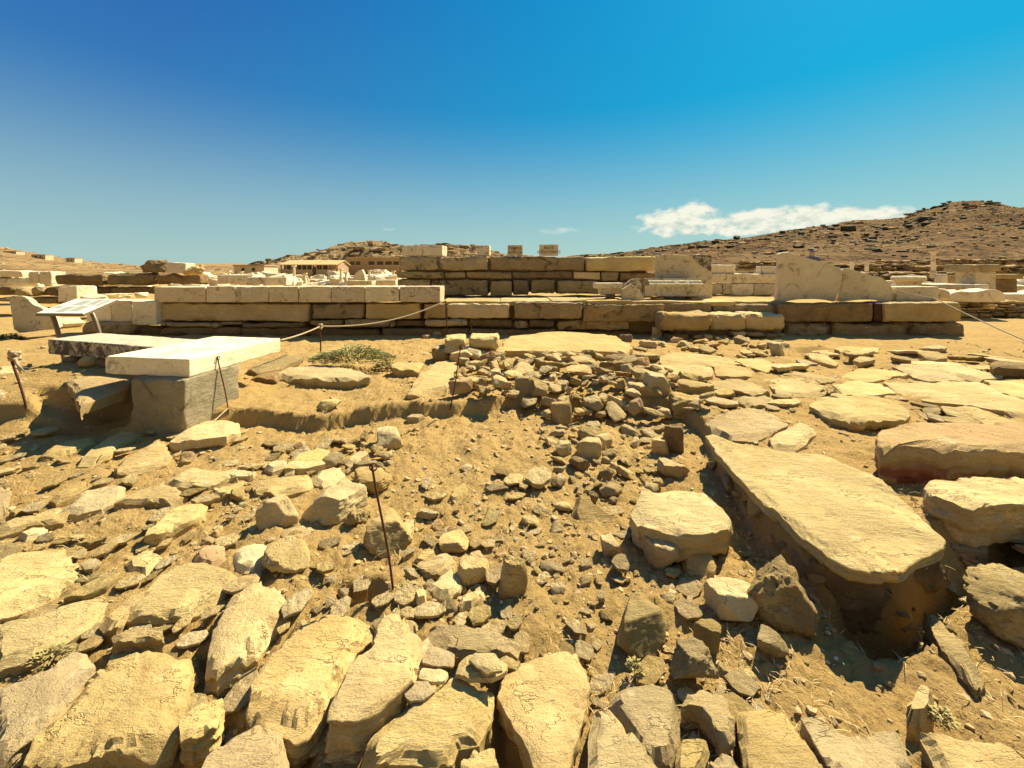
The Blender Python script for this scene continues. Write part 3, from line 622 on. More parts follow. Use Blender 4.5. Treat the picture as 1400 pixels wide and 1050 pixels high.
for nm, lb, x0, x1, n in (('porch_building', 'small ochre building with yellow roof and posts along a shaded porch', 388, 430, 7), ('gabled_building', 'little gabled building with yellow roof just right of the porch building', 436, 462, 3)):
    b, Wd, hh, dp = building(nm, lb, x0, x1, 361, 373, 84, 5.5, 1)
    tile_roof(b, Wd, hh, dp)
    V = np.array([(Wd, 0, hh), (Wd, dp, hh), (Wd, dp / 2, hh + .85), (Wd - .15, 0, hh), (Wd - .15, dp, hh), (Wd - .15, dp / 2, hh + .85)])
    link('gable', mesh('gable', V, [[0, 1, 2], [3, 5, 4], [0, 2, 5, 3], [1, 4, 5, 2], [0, 3, 4, 1]], 'housepale', 0, False), parent=b)
    p = []; box(p, .2, Wd * (.98 if n > 3 else .55), -.03, .1, hh - 1.3, hh - .25); V, Fc = merge(p); link('shaded_opening', mesh('shaded_opening', V, Fc, 'glass', 0, False), parent=b)
    for k in range(n):
        p = []; xx = k * Wd / (n - 1) * (1 if n > 3 else .6); box(p, xx - .1, xx + .1, -1.05, -.85, 0, hh - .1); V, Fc = merge(p); link('post', mesh('post', V, Fc, 'house', 0, False), parent=b)
    p = []; box(p, 0, Wd, -1.15, -1.0, 0, 2.2); V, Fc = merge(p); link('porch_wall', mesh('porch_wall', V, Fc, 'house', 0, False), parent=b)
for nm, lb, x0, x1, yt, yb, Y in (('white_house', 'small white farmhouse on the left hillside, leftmost and nearest the edge', 5, 22, 344, 350, 330),
        ('white_house', 'flat-roofed pale house on the left hillside, middle of the three', 43, 62, 348.5, 354, 330),
        ('white_house', 'tiny weathered stone house on the left hillside, right of the two pale ones', 90, 102, 353, 358, 330),
        ('low_building', 'low flat building with pale end wall left of the knoll', 320, 361, 364, 371, 100)):
    b, Wd, hh, dp = building(nm, lb, x0, x1, yt, yb, Y, 6, 0, 'housepale')
    p = []; box(p, -.2, Wd + .2, -.2, dp + .2, hh, hh + .35); V, Fc = merge(p); link('roof', mesh('roof', V, Fc, 'house', 0, False), parent=b)
    for k in range(2):
        p = []; box(p, Wd * (.25 + .35 * k), Wd * (.25 + .35 * k) + Wd * .1, -.05, .1, hh * .55, hh * .85); V, Fc = merge(p); link('window', mesh('window', V, Fc, 'glass', 0, False), parent=b)
# ---------------------------------------------------------------- front terrace wall
FY = 9.0
def wall(name, label, cx, Y, cat='wall'):
    return empty(name, (u_(cx) * Y, Y, 0), label, cat), (u_(cx) * Y, Y, 0)
rs_ = random.Random(11)
fw, fb = wall('terrace_wall', 'long low wall of brown squared blocks running across the whole site behind the rubble', 760, FY)
S_ = [100]
def blk(par, base, s, Y, mat='wall', depth=.55, name='block', r=.028, warp=.035, jit=.03, rough=.028):
    for row in s.split(';'):
        a = [float(q) for q in row.split(',')]; S_[0] += 1; px_ = Y / F; m_ = mat; w_ = warp
        if mat in ('wall', 'dark'): m_ = rs_.choice(['wall', 'wall', 'dark', 'slab', 'wall', 'pale'] if mat == 'wall' else ['dark', 'dark', 'wall']); k_ = min(1.0, (a[3] - a[2]) / 20)
        else: k_ = .15
        o = wall_block(name, par, base, a[0] + .4 + rs_.uniform(0, 1.6) * k_, a[1] - .4 - rs_.uniform(0, 1.6) * k_, a[2] + .2 + rs_.uniform(0, 1.6) * k_, a[3] - .2 - rs_.uniform(0, .9) * k_, Y + rs_.uniform(-jit, jit) * 1.6 + (a[4] if len(a) > 4 else 0), depth, m_, S_[0], r * (1 + .6 * k_), 2.2, rough, w_)
        o.rotation_euler = (rs_.uniform(-.02, .02) * k_, rs_.uniform(-.012, .012) * k_, rs_.uniform(-.03, .03) * k_)
blk(fw, fb, '212,424,414,440;424,497,415,436;498,576,415,437;578,610,415,436;610,698,414,436;702,797,414,437;797,912,415,440', FY)
blk(fw, fb, '1063,1196,414,441;1209,1315,414,441', FY - .02, r=.025, rough=.02)
blk(fw, fb, '1195,1210,415,440,.04', FY, 'rust', .4)
blk(fw, fb, '974,1062,415,441,.15;900,974,414,440,.1', FY)
blk(fw, fb, '218,300,441,447;300,330,440,446;330,415,441,448;218,330,448,460,.05;330,420,449,462,.06;423,468,437,444;470,540,437,448;540,580,438,447,.08;580,640,437,447;640,700,437,448;702,722,438,449;724,760,438,449;762,862,438,452;420,520,449,463,.05;520,640,448,463,.06;640,760,450,466,.06;760,870,453,468,.15', FY, 'dark', r=.035, warp=.05, jit=.05)  # lower courses, here and below: shade put into the colour by darker stone
blk(fw, fb, '1075,1141,441,467,.06;1141,1250,441,466,.05;1247,1322,442,472,-.05;1063,1150,466,476,.12;1150,1310,467,478,.3', FY, 'dark', r=.06, warp=.08, rough=.04)
# dark packed core and top fill so that nothing is hollow
V, Fc = box_arrays(u_(1300) * FY - u_(222) * FY, 4.1, .93, 5, .09, .05, 1, .03, .05)
core = link('earth_fill', mesh('earth_fill', V, Fc, 'earth', 50), ((u_(1300) + u_(222)) / 2 * FY - fb[0], FY + .42 + 2.05 - FY, -.075), parent=fw)
V = V
# flagstones on the terrace top, in front of the upper wall
tpx = 600; k = 0
while tpx < 1060:
    wd = rs_.uniform(38, 85); S_[0] += 1
    X0, X1 = u_(tpx) * 9.1, u_(tpx + wd) * 9.1
    V, Fc = box_arrays(X1 - X0 - .02, rs_.uniform(1.0, 1.3), .10, S_[0], .08, .015, 1.5, .01, .02)
    link('flagstone', mesh('flagstone', V, Fc, 'slab', 45), ((X0 + X1) / 2 - fb[0], 9.08 + .62 - FY + rs_.uniform(0, .08), .80 + rs_.uniform(-.01, .015)), parent=fw); tpx += wd
# marble course lying on the left half of the wall
mc, mb = wall('marble_course', 'row of squared white marble blocks laid along the left half of the terrace wall', 400, FY - .05, 'marble row')
blk(mc, mb, '210,281,392,413.5;281,322,391,413.5;322,367,391.5,413.5;367,408,391.5,413.5;408,453,391.5,413.5;453,499,391.5,413.5;499,546,391.5,413.5;546,602,391.5,413.5', FY - .05, 'veined', .62, 'marble_block', .014, .012, .008, .010)
# projecting rough stones in the middle
pj, pb = wall('stone_buttress', 'heap of rounded blocks and small packed stones projecting from the middle of the terrace wall', 990, 8.45, 'wall')
blk(pj, pb, '907,973,429,454;971,1022,430,453,.05;1020,1075,429,452,.1', 8.45, r=.09, warp=.07, depth=.6, mat='slab', rough=.04)
blk(pj, pb, '914,946,456,467;948,970,457,465;940,966,466,474;905,940,466,478;972,1000,458,472;1002,1022,454,461;1022,1046,455,461;1046,1076,455,464;1000,1024,462,474;1024,1052,462,475;1052,1080,465,478;968,1000,472,482', 8.5, r=.05, warp=.05, depth=.5, mat='wall')
V, Fc = box_arrays(2.35, .75, .62, 77, .06, .08, 1.5, .03, .05); link('packing', mesh('packing', V, Fc, 'dark'), (u_(992) * 8.8 - pb[0], .62, -.0), parent=pj)
# ---------------------------------------------------------------- upper wall
UY = 11.3
uw, ub = wall('upper_wall', 'tall grey-brown wall of large squared blocks on the terrace, two plaques on its top', 720, UY)
blk(uw, ub, '545,668,350,370;670,799,350,370,.02;800,898,350,371', UY, depth=.8, mat='wall')
blk(uw, ub, '541,607,371,381;607,637,372,381;637,700,371,381,.03;700,783,371,381;784,822,371,382;822,846,371.5,384;846,898,372,384', UY, depth=.8, mat='wall')
blk(uw, ub, '541,588,382,404;588,669,382,404,-.02;669,700,383,405;700,724,382,404;725,760,382,402;762,822,383,403;822,898,385,404', UY, depth=.8, mat='wall', r=.03, warp=.04)
V, Fc = box_arrays(6.9, .7, .98, 6, .12, .05, 1, .02, .03); link('rubble_core', mesh('rubble_core', V, Fc, 'dark'), (u_(720) * UY - ub[0], .55, .98), parent=uw)
def solo_block(name, cat, label, x0, x1, y0, y1, Y, depth, mat, r=.015, warp=.01, rough=.006, group=None, rz=0, tilt=0):
    X0, _, Z1 = up(x0, y0, Y); X1, _, Z0 = up(x1, y1, Y); S_[0] += 1
    V, Fc = box_arrays(X1 - X0, depth, Z1 - Z0, S_[0], max(.03, 4 * Y / F), r, 1.8, rough, warp)
    o = link(name, mesh(name, V, Fc, mat, 45), ((X0 + X1) / 2, Y + depth / 2, Z0), rot=(0, tilt, rz)); tag(o, label, cat, group); return o
solo_block('marble_block', 'marble block', 'long pale block resting on the left end of the upper wall', 550, 606, 335.5, 349.6, UY + .05, .6, 'veined', rz=-.06)
solo_block('marble_block', 'marble block', 'small square block standing alone on the upper wall left of the plaques', 653, 670, 335.5, 349.6, UY + .1, .3, 'veined', rz=-.1)
def text_on(parent, s, size, loc, mat='ink', rot=(R(90), 0, 0)):
    cu = D.curves.new('lettering', 'FONT'); cu.body = s; cu.align_x = 'CENTER'; cu.size = size; cu.extrude = .002; cu.offset = size * .012
    o = D.objects.new('tmp', cu); COL.objects.link(o); bpy.context.view_layer.update()
    me = D.meshes.new_from_object(o.evaluated_get(bpy.context.evaluated_depsgraph_get())); me.materials.clear(); me.materials.append(MAT[mat])
    D.objects.remove(o); l = link('lettering', me, loc, parent=parent, rot=rot); return l
for lb, x0, x1, y0, l1, l2 in (('left one of two marble plaques on the upper wall, lettered TEMPLE D\'APOLLON', 694, 714.5, 335, 'TEMPLE', "D'APOLLON"),
                              ('right one of two marble plaques on the upper wall, lettered in Greek', 737.5, 763.5, 334.3, '\u039d\u0391\u039f\u03a3', '\u0391\u03a0\u039f\u039b\u039b\u03a9\u039d\u039f\u03a3')):
    X0, _, Z1 = up(x0, y0, UY + .1); X1, _, Z0 = up(x1, 349.6, UY + .1); wd, hh = X1 - X0, Z1 - Z0
    e = empty('inscribed_plaque', ((X0 + X1) / 2, UY + .1, Z0), lb, 'plaque')
    V, Fc = box_arrays(wd, .09, hh, 3, .05, .006, 1, .002); link('stone_panel', mesh('stone_panel', V, Fc, 'veined', 45), (0, .045, 0), parent=e)
    text_on(e, l1, .105, (0, -.003, hh * .58)); text_on(e, l2, .105 if wd > .48 else .078, (0, -.003, hh * .22))
# ---------------------------------------------------------------- marble pieces on the terrace
e = empty('upright_marble_slab', (u_(936) * 10.3, 10.3, .86), 'tall rectangular grey-veined marble slab standing at the right end of the upper wall', 'marble slab'); b = (u_(936) * 10.3, 10.3, .86)
standing('slab_face', e, b, '898,348.5 973,349 974,409 899,409', 10.3, .16, 'veined', 21, .002, .01, .008, 0)
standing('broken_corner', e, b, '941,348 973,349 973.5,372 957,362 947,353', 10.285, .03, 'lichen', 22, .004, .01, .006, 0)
e = empty('moulded_marble_block', (u_(925) * 9.7, 9.7, .95), 'long moulded marble cornice lying on orange timber chocks before the upright slab', 'marble block'); b = (u_(925) * 9.7, 9.7, .95)
X0 = u_(882) * 9.7 - b[0]; X1 = u_(968) * 9.7 - b[0]; z = lambda y: H - (y - HY) / F * 9.7 - b[2]
prof = [(0, z(405)), (0, z(391)), (-.015, z(388.5)), (.03, z(386.5)), (.05, z(384.5)), (.10, z(383.5)), (.12, z(381.5)), (.42, z(381.5)), (.46, z(385)), (.46, z(405))]
V = []; nseg = 60
for i in range(nseg + 1):
    t = i / nseg; x = X0 + (X1 - X0) * t
    for yy, zz in prof:
        cut = max(0, (zz - prof[1][1])) * (1.6 * (t > .93) + 2.2 * (t < .06)); dx = -cut * 1.2 if t > .5 else cut * 1.5
        V.append((x + dx * (t > .93 or t < .06) + .004 * vn(i * .7, zz * 30), yy + .004 * vn(i * .5, yy * 20, zz * 20), zz + .004 * vn(i * .3, yy * 9, 3)))
m_ = len(prof); Fc = [[i * m_ + k, i * m_ + (k + 1) % m_, (i + 1) * m_ + (k + 1) % m_, (i + 1) * m_ + k] for i in range(nseg) for k in range(m_)] + [list(range(m_))[::-1], [nseg * m_ + k for k in range(m_)]]
link('moulding', mesh('moulding', V, Fc, 'veined', 30), (0, 0, 0), parent=e)
for x0, x1 in ((897, 908), (946, 957)):
    a0, a1 = u_(x0) * 9.65, u_(x1) * 9.65; S_[0] += 1
    V, Fc = box_arrays(a1 - a0, .42, .095, S_[0], .03, .005, 1, .002); o = link('timber_chock', mesh('timber_chock', V, Fc, 'wood', 45), ((a0 + a1) / 2, 9.65 + .2, .855)); tag(o, 'orange timber chock under the %s end of the moulded marble' % ('left' if x0 < 900 else 'right'), 'timber chock', 'timber chocks under the moulded marble')
e = empty('broken_marble_fragment', (u_(866) * 9.45, 9.45, .86), 'broken marble fragment with a hollowed top beside the moulded marble', 'marble fragment'); b = (u_(866) * 9.45, 9.45, .86)
standing('front_piece', e, b, '851,396 856,392 864,388 869,393 875,396 876,401 880,406 883,412 853,412 851,410', 9.45, .22, 'veined', 31, .01, .05, .02)
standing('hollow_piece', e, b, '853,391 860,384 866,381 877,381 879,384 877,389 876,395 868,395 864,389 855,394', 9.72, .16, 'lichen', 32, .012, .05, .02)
e = empty('cornice_fragment', (u_(836) * 9.75, 9.75, .86), 'flat cornice fragment with stepped underside left of the hollowed piece', 'marble fragment'); b = (u_(836) * 9.75, 9.75, .86)
wall_block('upper_ledge', e, b, 814.5, 852, 387, 394.5, 9.75, .35, 'veined', 41, .006, 1, .003, .004)
wall_block('stepped_underside', e, b, 821, 852, 394.3, 402, 9.8, .3, 'veined', 42, .012, 1, .004, .006)
wall_block('foot', e, b, 830, 841, 401.8, 408.5, 9.85, .22, 'dark', 43, .01, 1, .004, .006)
e = empty('leaning_marble_slab', (u_(1145) * 9.42, 9.42, .87), 'huge pale marble slab with sloping broken top standing on the right end of the terrace wall', 'marble slab'); b = (u_(1145) * 9.42, 9.42, .87)
standing('left_half', e, b, '1065,348 1069,345.5 1080,345 1092,349 1110,354.5 1128,359 1146,365 1154,366.5 1153,372 1152,386 1147,400 1143,412.5 1063,412.5 1064,390 1066,360', 9.42, .26, 'marble', 51, .004, .03, .012, .3)
standing('right_half', e, b, '1155,366.5 1162,367 1180,373 1193,377 1206,379.5 1212,384 1219,391.5 1224,395 1225,412.5 1147,412.5 1148,404 1152,394 1154,382', 9.43, .25, 'marble', 52, .004, .03, .012, .3)
solo_block('marble_block', 'marble block', 'long smooth block butting the right end of the leaning marble slab', 1226, 1285, 392, 411.8, 9.45, .5, 'veined')
solo_block('marble_block', 'marble block', 'short broken block between the long smooth one and the stacked stones', 1284, 1301, 394, 411.5, 9.5, .5, 'marble', r=.05, warp=.05)
# low walls right of the upright slab
rw, rb = wall('low_wall', 'low two-course marble wall between the upright slab and the leaning slab', 1018, 12.0)
blk(rw, rb, '972,1008,374,387;1002,1066,374,387.5;972,988,388,403;988,1001,388,403;1001,1031,388,404;1031,1066,388,404', 12.0, 'veined', .5, r=.012, warp=.01)
solo_block('marble_block', 'marble block', 'rounded pale block on the low wall just right of the upright slab', 974, 1006, 362, 373.6, 12.1, .4, 'marble', r=.04)
solo_block('marble_block', 'marble block', 'square block on the low wall touching the leaning slab', 1044, 1068, 364, 373.6, 12.1, .4, 'veined')
# dry-stone stack with a big slab at the far right
sw, sb = wall('dry_stone_stack', 'dry-stone stack of thin flat stones beyond the right end of the terrace wall', 1350, 12.2)
rows = []; y = 412
while y < 437:
    h_ = rs_.uniform(3.2, 6.5); x = 1306 + rs_.uniform(0, 8) 
    while x < 1402:
        wd = rs_.uniform(12, 30); rows.append('%f,%f,%f,%f,%f' % (x, x + wd, y, y + h_, rs_.uniform(-.06, .10))); x += wd
    y += h_
blk(sw, sb, ';'.join(rows), 12.2, 'wall', .6, 'stone', r=.03, warp=.05)
V, Fc = box_arrays(2.0, .9, .62, 8, .1, .05, 1, .02, .03); link('packing', mesh('packing', V, Fc, 'dark'), (.1, .75, .03), parent=sw)
e = empty('fallen_marble_slab', (u_(1338) * 12, 12, 1.0), 'large broken marble slab with peaked top lying on the dry-stone stack', 'marble slab'); b = (u_(1338) * 12, 12, 1.0)
standing('slab_face', e, b, '1299,405 1307,400 1312,398 1336,399 1352,395.5 1363,396 1372,400 1376,404 1376,411 1352,413 1300,411', 11.9, .9, 'marble', 61, .008, .05, .03)
# ---------------------------------------------------------------- left background walls
lw, lb_ = wall('far_wall', 'long weathered grey wall behind the left end, lichened and pitted', 170, 16.0)
blk(lw, lb_, '71,142,374,390.5;142,208,373.5,390;208,272,374,390', 16, 'dark', .7, r=.10, warp=.12)
blk(lw, lb_, '110,132,391,402;132,150,391,402;150,272,392,402', 16.1, 'dark', .7, r=.05, warp=.05)
lw, lb_ = wall('low_stone_wall', 'low rough wall at the left edge with pale capping stones and dark lumps beneath', 50, 13.0)
blk(lw, lb_, '-30,18,391,406;18,36,392,406;36,56,392,405,-.05;56,78,392,406;78,100,392,408;-30,30,407,412,-.1;30,100,406,416,.05', 13, 'wall', .7, r=.09, warp=.09)
lw, lb_ = wall('pale_wall', 'pale marble block wall at the far left above the rough low wall', 30, 17.5)
blk(lw, lb_, '-30,-2,370,381;-2,30,370,379;-30,8,380,388;8,38,380,388;38,53,371,388;53,70,371,389', 17.5, 'marble', .6, r=.03, warp=.04)
boulder('rugged_rock', 'rock', 'rugged dark rock perched on the weathered grey wall', 211, 373.5, 38, 20, 'dark', 71, 8, .12, z=1.50, depth=.6, sink=0)
e = solo_block('marble_block', 'marble block', 'sunlit squared block leaning on the rugged dark rock', 226, 253, 359, 373.5, 15.7, .5, 'marble', tilt=.06)
boulder('rugged_rock', 'rock', 'crumbled yellow rock sloping down at the right end of the weathered wall', 265, 377, 32, 14, 'pale', 72, 8, .14, z=1.44, depth=.6, sink=0)
# objects round the info board
e = empty('broken_marble_slab', (u_(40) * 8.6, 8.6, .1), 'broken grey-white marble slab standing upright at the left edge behind the board', 'marble slab'); b = (u_(40) * 8.6, 8.6, .1)
standing('slab_face', e, b, '11,405 33,405 38,409 45,417 56,420 64,428 72,432 73,450 45,453 20,456 17,436', 8.6, .22, 'veined', 81, .008, .04, .015)
solo_block('marble_block', 'marble block', 'leaning squared block with a carved side face above the info board', 76, 113, 392, 412, 12.2, .5, 'marble', tilt=-.06, rz=-.25)
for lb, a in (('plain marble block behind the right half of the info board', (118, 152, 411, 439.5, 9.15)), ('square marble block second from the terrace wall, left of the stained one', (152, 180.5, 411, 440, 9.1)), ('marble block with brown streaks beside the rounded end of the terrace wall', (180, 213, 412, 444.5, 8.9))):
    solo_block('marble_block', 'marble block', lb, *a, .5, 'marble')
solo_block('foundation_stone', 'stone block', 'long brown stone with rounded end beneath the marble blocks by the board', 107, 181, 440.5, 459, 8.95, .7, 'wall', r=.12, warp=.04)
solo_block('foundation_stone', 'stone block', 'dark recessed stone under the streaked marble block', 181, 220, 446, 461, 9.15, .6, 'dark', r=.05, warp=.04)
boulder('marble_fragment', 'marble fragment', 'round-backed marble fragment lying on the ground behind the board legs', 92, 451, 38, 18, 'marble', 83, 10, .05)
boulder('marble_fragment', 'marble fragment', 'pale fragment propped against the upright slab behind the board', 66, 449, 18, 20, 'marble', 84, 10, .05)
for i, (lb, cx, yb, wd, hh_) in enumerate((('low marble fragment between the leaning block and the blocks by the board', 132, 412, 34, 10), ('flat chipped marble fragment at the left end of the marble row', 162, 410, 40, 10), ('bright marble chip in front of the weathered wall', 193, 407, 22, 8), ('grey-capped marble fragment on top of the weathered wall foot', 182, 397, 60, 8), ('triangular white chunk under the weathered wall', 150, 399, 20, 7))):
    boulder('marble_fragment', 'marble fragment', lb, cx, yb, wd, hh_, 'marble', 90 + i, 9, .06, z=.7)
# ---------------------------------------------------------------- table-like blocks
TT = .75
def table_slab(name, cat, label, quad, zt, th, mat, seed, r=.01, chip=1.2, deep=0):
    Q = [PZ(x, y, zt) for x, y in quad]; c = np.mean(Q, 0)
    ux = np.array(Q[1]) - np.array(Q[0]); lx = np.linalg.norm(ux); ly = np.linalg.norm(np.array(Q[2]) - np.array(Q[1]))
    if deep: ux_ = ux / lx; ly = deep; c = np.array(Q[0]) + ux / 2 + np.array([-ux_[1], ux_[0]]) * deep / 2
    V, Fc = box_arrays(lx, ly, th, seed, .028, r, chip, .004, .006)
    o = link(name, mesh(name, V, Fc, mat, 45), (c[0], c[1], zt - th), rot=(0, 0, math.atan2(ux[1], ux[0]))); tag(o, label, cat); return o
table_slab('marble_slab', 'marble slab', 'smooth white marble slab resting on a squared grey block, like a table', [(143, 487), (258, 491), (385, 462), (292, 460)], TT, .175, 'marble', 5)
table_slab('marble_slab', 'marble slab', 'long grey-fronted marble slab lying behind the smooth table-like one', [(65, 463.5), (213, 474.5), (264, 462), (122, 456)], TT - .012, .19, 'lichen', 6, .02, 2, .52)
o = table_slab('support_block', 'stone block', 'squared grey block carrying the smooth table-like marble slab', [(182, 517), (255, 519.5), (325, 497), (262, 496)], TT - .178, .62, 'bench', 7, .02, 2.5); 
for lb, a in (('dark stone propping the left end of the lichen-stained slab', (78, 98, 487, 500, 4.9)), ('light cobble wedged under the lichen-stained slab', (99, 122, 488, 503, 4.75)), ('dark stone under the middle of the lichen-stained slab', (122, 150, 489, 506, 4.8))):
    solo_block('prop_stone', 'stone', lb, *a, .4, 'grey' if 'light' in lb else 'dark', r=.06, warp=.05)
# ---------------------------------------------------------------- info board
e = empty('info_board', (u_(85) * 5.9, 5.9, .1), 'slanted white information board on two curved steel legs at the left', 'info board'); b = np.array([u_(85) * 5.9, 5.9, .1])
A = np.array(up(50, 429, 5.7)); B_ = np.array(up(114, 429.5, 5.7)); C_ = np.array(up(160.5, 409.5, 6.55)); Dd = np.array(up(104, 409.5, 6.55))
C_ = B_ + (Dd - A) + (C_ - B_ - (Dd - A)) * .5; Dd = A + (C_ - B_)
nrm = np.cross(B_ - A, Dd - A); nrm /= np.linalg.norm(nrm)
def panel(nm, s0, s1, t0, t1, h0, h1, mat):
    q = [A + (B_ - A) * s + (Dd - A) * t for s, t in ((s0, t0), (s1, t0), (s1, t1), (s0, t1))]
    V = np.array([p_ + nrm * h0 - b for p_ in q] + [p_ + nrm * h1 - b for p_ in q])
    return link(nm, mesh(nm, V, [[3, 2, 1, 0], [4, 5, 6, 7], [0, 1, 5, 4], [1, 2, 6, 5], [2, 3, 7, 6], [3, 0, 4, 7]], mat, 0, False), parent=e)
panel('frame', -.015, 1.015, -.015, 1.015, -.03, -.002, 'metal'); pf = panel('panel', 0, 1, 0, 1, 0, .012, 'board')
for a_ in ((.30, .52, .08, .42), (.56, .78, .12, .46), (.30, .55, .52, .86), (.60, .80, .56, .92), (.84, .95, .5, .9), (.05, .22, .3, .45)):
    q = panel('printed_picture', *a_, .0125, .0145, 'print'); q.parent = pf
for x0 in (.02, .93):
    s = A + (B_ - A) * x0 + (Dd - A) * .25 - b; g0 = s + np.array([.28, .0, 0]); g0[2] = -.05
    path = [s + (g0 - s) * np.array([t ** .8, t, t ** 1.25]) for t in np.linspace(0, 1, 9)]
    V, Fc = tube_arrays(path, .028, 8); link('leg', mesh('leg', V, Fc, 'metal', 60), parent=e)
# ---------------------------------------------------------------- rope posts and ropes
def post(label, xt, yt, xb, yb, rad=.006, Yb=None, mat='rust', knob=False):
    X, Y, g = hit(xb, yb, True)
    if Yb: Y = Yb; X = u_(xb) * Y; g = H - (yb - HY) / F * Y
    T = up(xt, yt, Y); base = np.array([X, Y, g])
    e = empty('rope_post', tuple(base), label, 'iron post', 'iron rope posts around the excavation')
    t = np.array(T) - base; path = [np.array([0, 0, -.06])] + [t * k_ + np.array([.006 * math.sin(k_ * 5), 0, 0]) for k_ in np.linspace(0, 1, 7)]
    V, Fc = tube_arrays(path, rad, 8); link('rod', mesh('rod', V, Fc, mat, 60), parent=e)
    ring = [t * .985 + np.array([.018 * math.cos(a), .0, .018 * math.sin(a)]) for a in np.linspace(0, 6.28, 12)]
    V, Fc = tube_arrays(ring, .004, 6); link('eye_ring', mesh('eye_ring', V, Fc, mat, 60), parent=e)
    return np.array(T), base, e
P1, B1, _ = post('tall rusty post in the middle of the rubble casting a long shadow', 510, 636, 538, 812)
P2, B2, e2 = post('rusty post at the left edge with a frayed rope knot on top', 13, 481, 36, 567, .010)
P3, B3, _ = post('thin rusty post in front of the table-like marble slab', 298, 488, 312, 562)
P4, B4, _ = post('thin post standing beside the two piles of stones in the middle', 631, 472, 615, 567)
P5, B5, e5 = post('short post with rope knot behind the green succulent', 438, 446, 438, 488, .012)
P6, B6, _ = post('post against the terrace wall where the sagging rope ends', 609, 411, 611, 452, .012, 8.75)
P7, B7, _ = post('small stake behind the pair of stacked stones', 644.5, 446, 645, 470, .010)
def rope(name, label, A_, B__, sag, rad=.011, mat='rope', n=26):
    path = []
    for t in np.linspace(0, 1, n):
        p_ = A_ * (1 - t) + B__ * t; p_[2] -= sag * 4 * t * (1 - t); path.append(p_ - A_)
    V, Fc = tube_arrays(path, rad, 8); tag(link(name, mesh(name, V, Fc, mat, 70), tuple(A_)), label, 'rope')
rope('rope', 'pale rope sagging from the short post up to the terrace wall', P5, P6, .16, .012)
rope('rope', 'pale rope running from the short post down to the corner of the white slab', P5, np.array(up(384, 465, 5.6)), .02, .012)
E = np.array(up(1276, 407, 9.2)); rope('rope', 'rope slung across the long smooth block to the knot on the right', np.array(up(1222, 396, 9.38)), E, .03, .012)
rope('rope', 'taut rope running from the right end of the terrace wall towards the right edge', E, np.array(up(1450, 486, 6.2)), .03, .011)
rope('rope', 'short pale cord hanging from the leftmost pile of stones beside the thin post', np.array(up(639, 473, 6.6)), np.array(up(632, 494, 6.5)), .0, .008)
def knot(par, pos, s, base):
    rs = np.random.RandomState(3); path = [np.array(pos) - base + np.array([math.sin(a * 3.1) * s, math.cos(a * 2.3) * s * .7, math.sin(a * 1.7) * s * 1.1 - (a > 14) * s]) for a in np.linspace(0, 16, 60)]
    V, Fc = tube_arrays(path, s * .35, 7); link('rope_knot', mesh('rope_knot', V, Fc, 'rope', 70), parent=par)
knot(e5, P5, .03, B5)
knot(e2, P2 + np.array([.05, 0, -.04]), .035, B2)
V, Fc = merge([tube_arrays([np.array([.0, 0, 0]), np.array([.03 + .01 * k, -.01 * k, -.07]), np.array([.04 + .016 * k, 0, -.15 - .012 * (k % 3)])], [.012, .012, .006], 6) for k in range(5)])
link('frayed_end', mesh('frayed_end', V, Fc, 'rope', 60), tuple(P2 - B2 + np.array([.05, 0, -.04])), parent=e2)
def gstring(label, px_, lift=.012):
    path = []
    for x, y in pts(px_):
        X, Y, g = hit(x, y, True); path.append(np.array([X, Y, g + lift]))
    V, Fc = tube_arrays(path, .003, 5); tag(link('string', mesh('string', V, Fc, 'string', 60)), label, 'string')
knotp = P4
path = [P3, (P3 + B3) / 2 * 0 + B3 + np.array([0, 0, .02]), np.array(up(240, 624, 3.45)), np.array(up(75, 780, 2.25)), np.array(up(0, 835, 1.95))]
V, Fc = tube_arrays(path[1:], .0035, 5); tag(link('string', mesh('string', V, Fc, 'string', 60)), 'thin string stretched low over the left stones from the foot of the thin post', 'string')
# ---------------------------------------------------------------- person behind the leaning slab
X, Y = u_(1109.5) * 13.2, 13.2; gz = H + (HY - 341.3) / F * 13.2 - 1.70
def skinned(name, nodes, edges, mat, parent=None, loc=(0, 0, 0)):
    me = D.meshes.new(name); me.from_pydata([n[0] for n in nodes], edges, []); me.materials.append(MAT[mat])
    o = link(name, me, loc, parent=parent); m1 = o.modifiers.new('skin', 'SKIN')
    if not me.skin_vertices: bpy.context.view_layer.update()
    sk = me.skin_vertices[0].data
    for i, n in enumerate(nodes): sk[i].radius = (n[1], n[2] if len(n) > 2 else n[1])
    sk[0].use_root = True; m2 = o.modifiers.new('sub', 'SUBSURF'); m2.levels = 2; m2.render_levels = 2
    return o
nodes = [((0,0,.95),.16,.11), ((0,0,1.15),.15,.10), ((0,0,1.38),.18,.10), ((0,0,1.48),.06), ((0,-.02,1.56),.075,.085), ((0,-.02,1.66),.078,.095),
  ((-.10,0,.88),.09), ((-.11,-.02,.48),.06), ((-.12,0,.08),.042), ((-.13,-.14,.03),.035), ((.10,0,.88),.09), ((.11,-.02,.48),.06), ((.12,0,.08),.042), ((.13,-.14,.03),.035),
  ((-.19,0,1.42),.06), ((-.25,0,1.14),.045), ((-.23,-.08,.90),.032), ((-.23,-.11,.80),.03), ((.19,0,1.42),.06), ((.25,0,1.14),.045), ((.23,-.08,.90),.032), ((.23,-.11,.80),.03)]
ed = [(0,1),(1,2),(2,3),(3,4),(4,5),(0,6),(6,7),(7,8),(8,9),(0,10),(10,11),(11,12),(12,13),(2,14),(14,15),(15,16),(16,17),(2,18),(18,19),(19,20),(20,21)]
pe = empty('person', (X, Y, gz), 'person in a dark cap whose head shows just above the leaning marble slab', 'person')
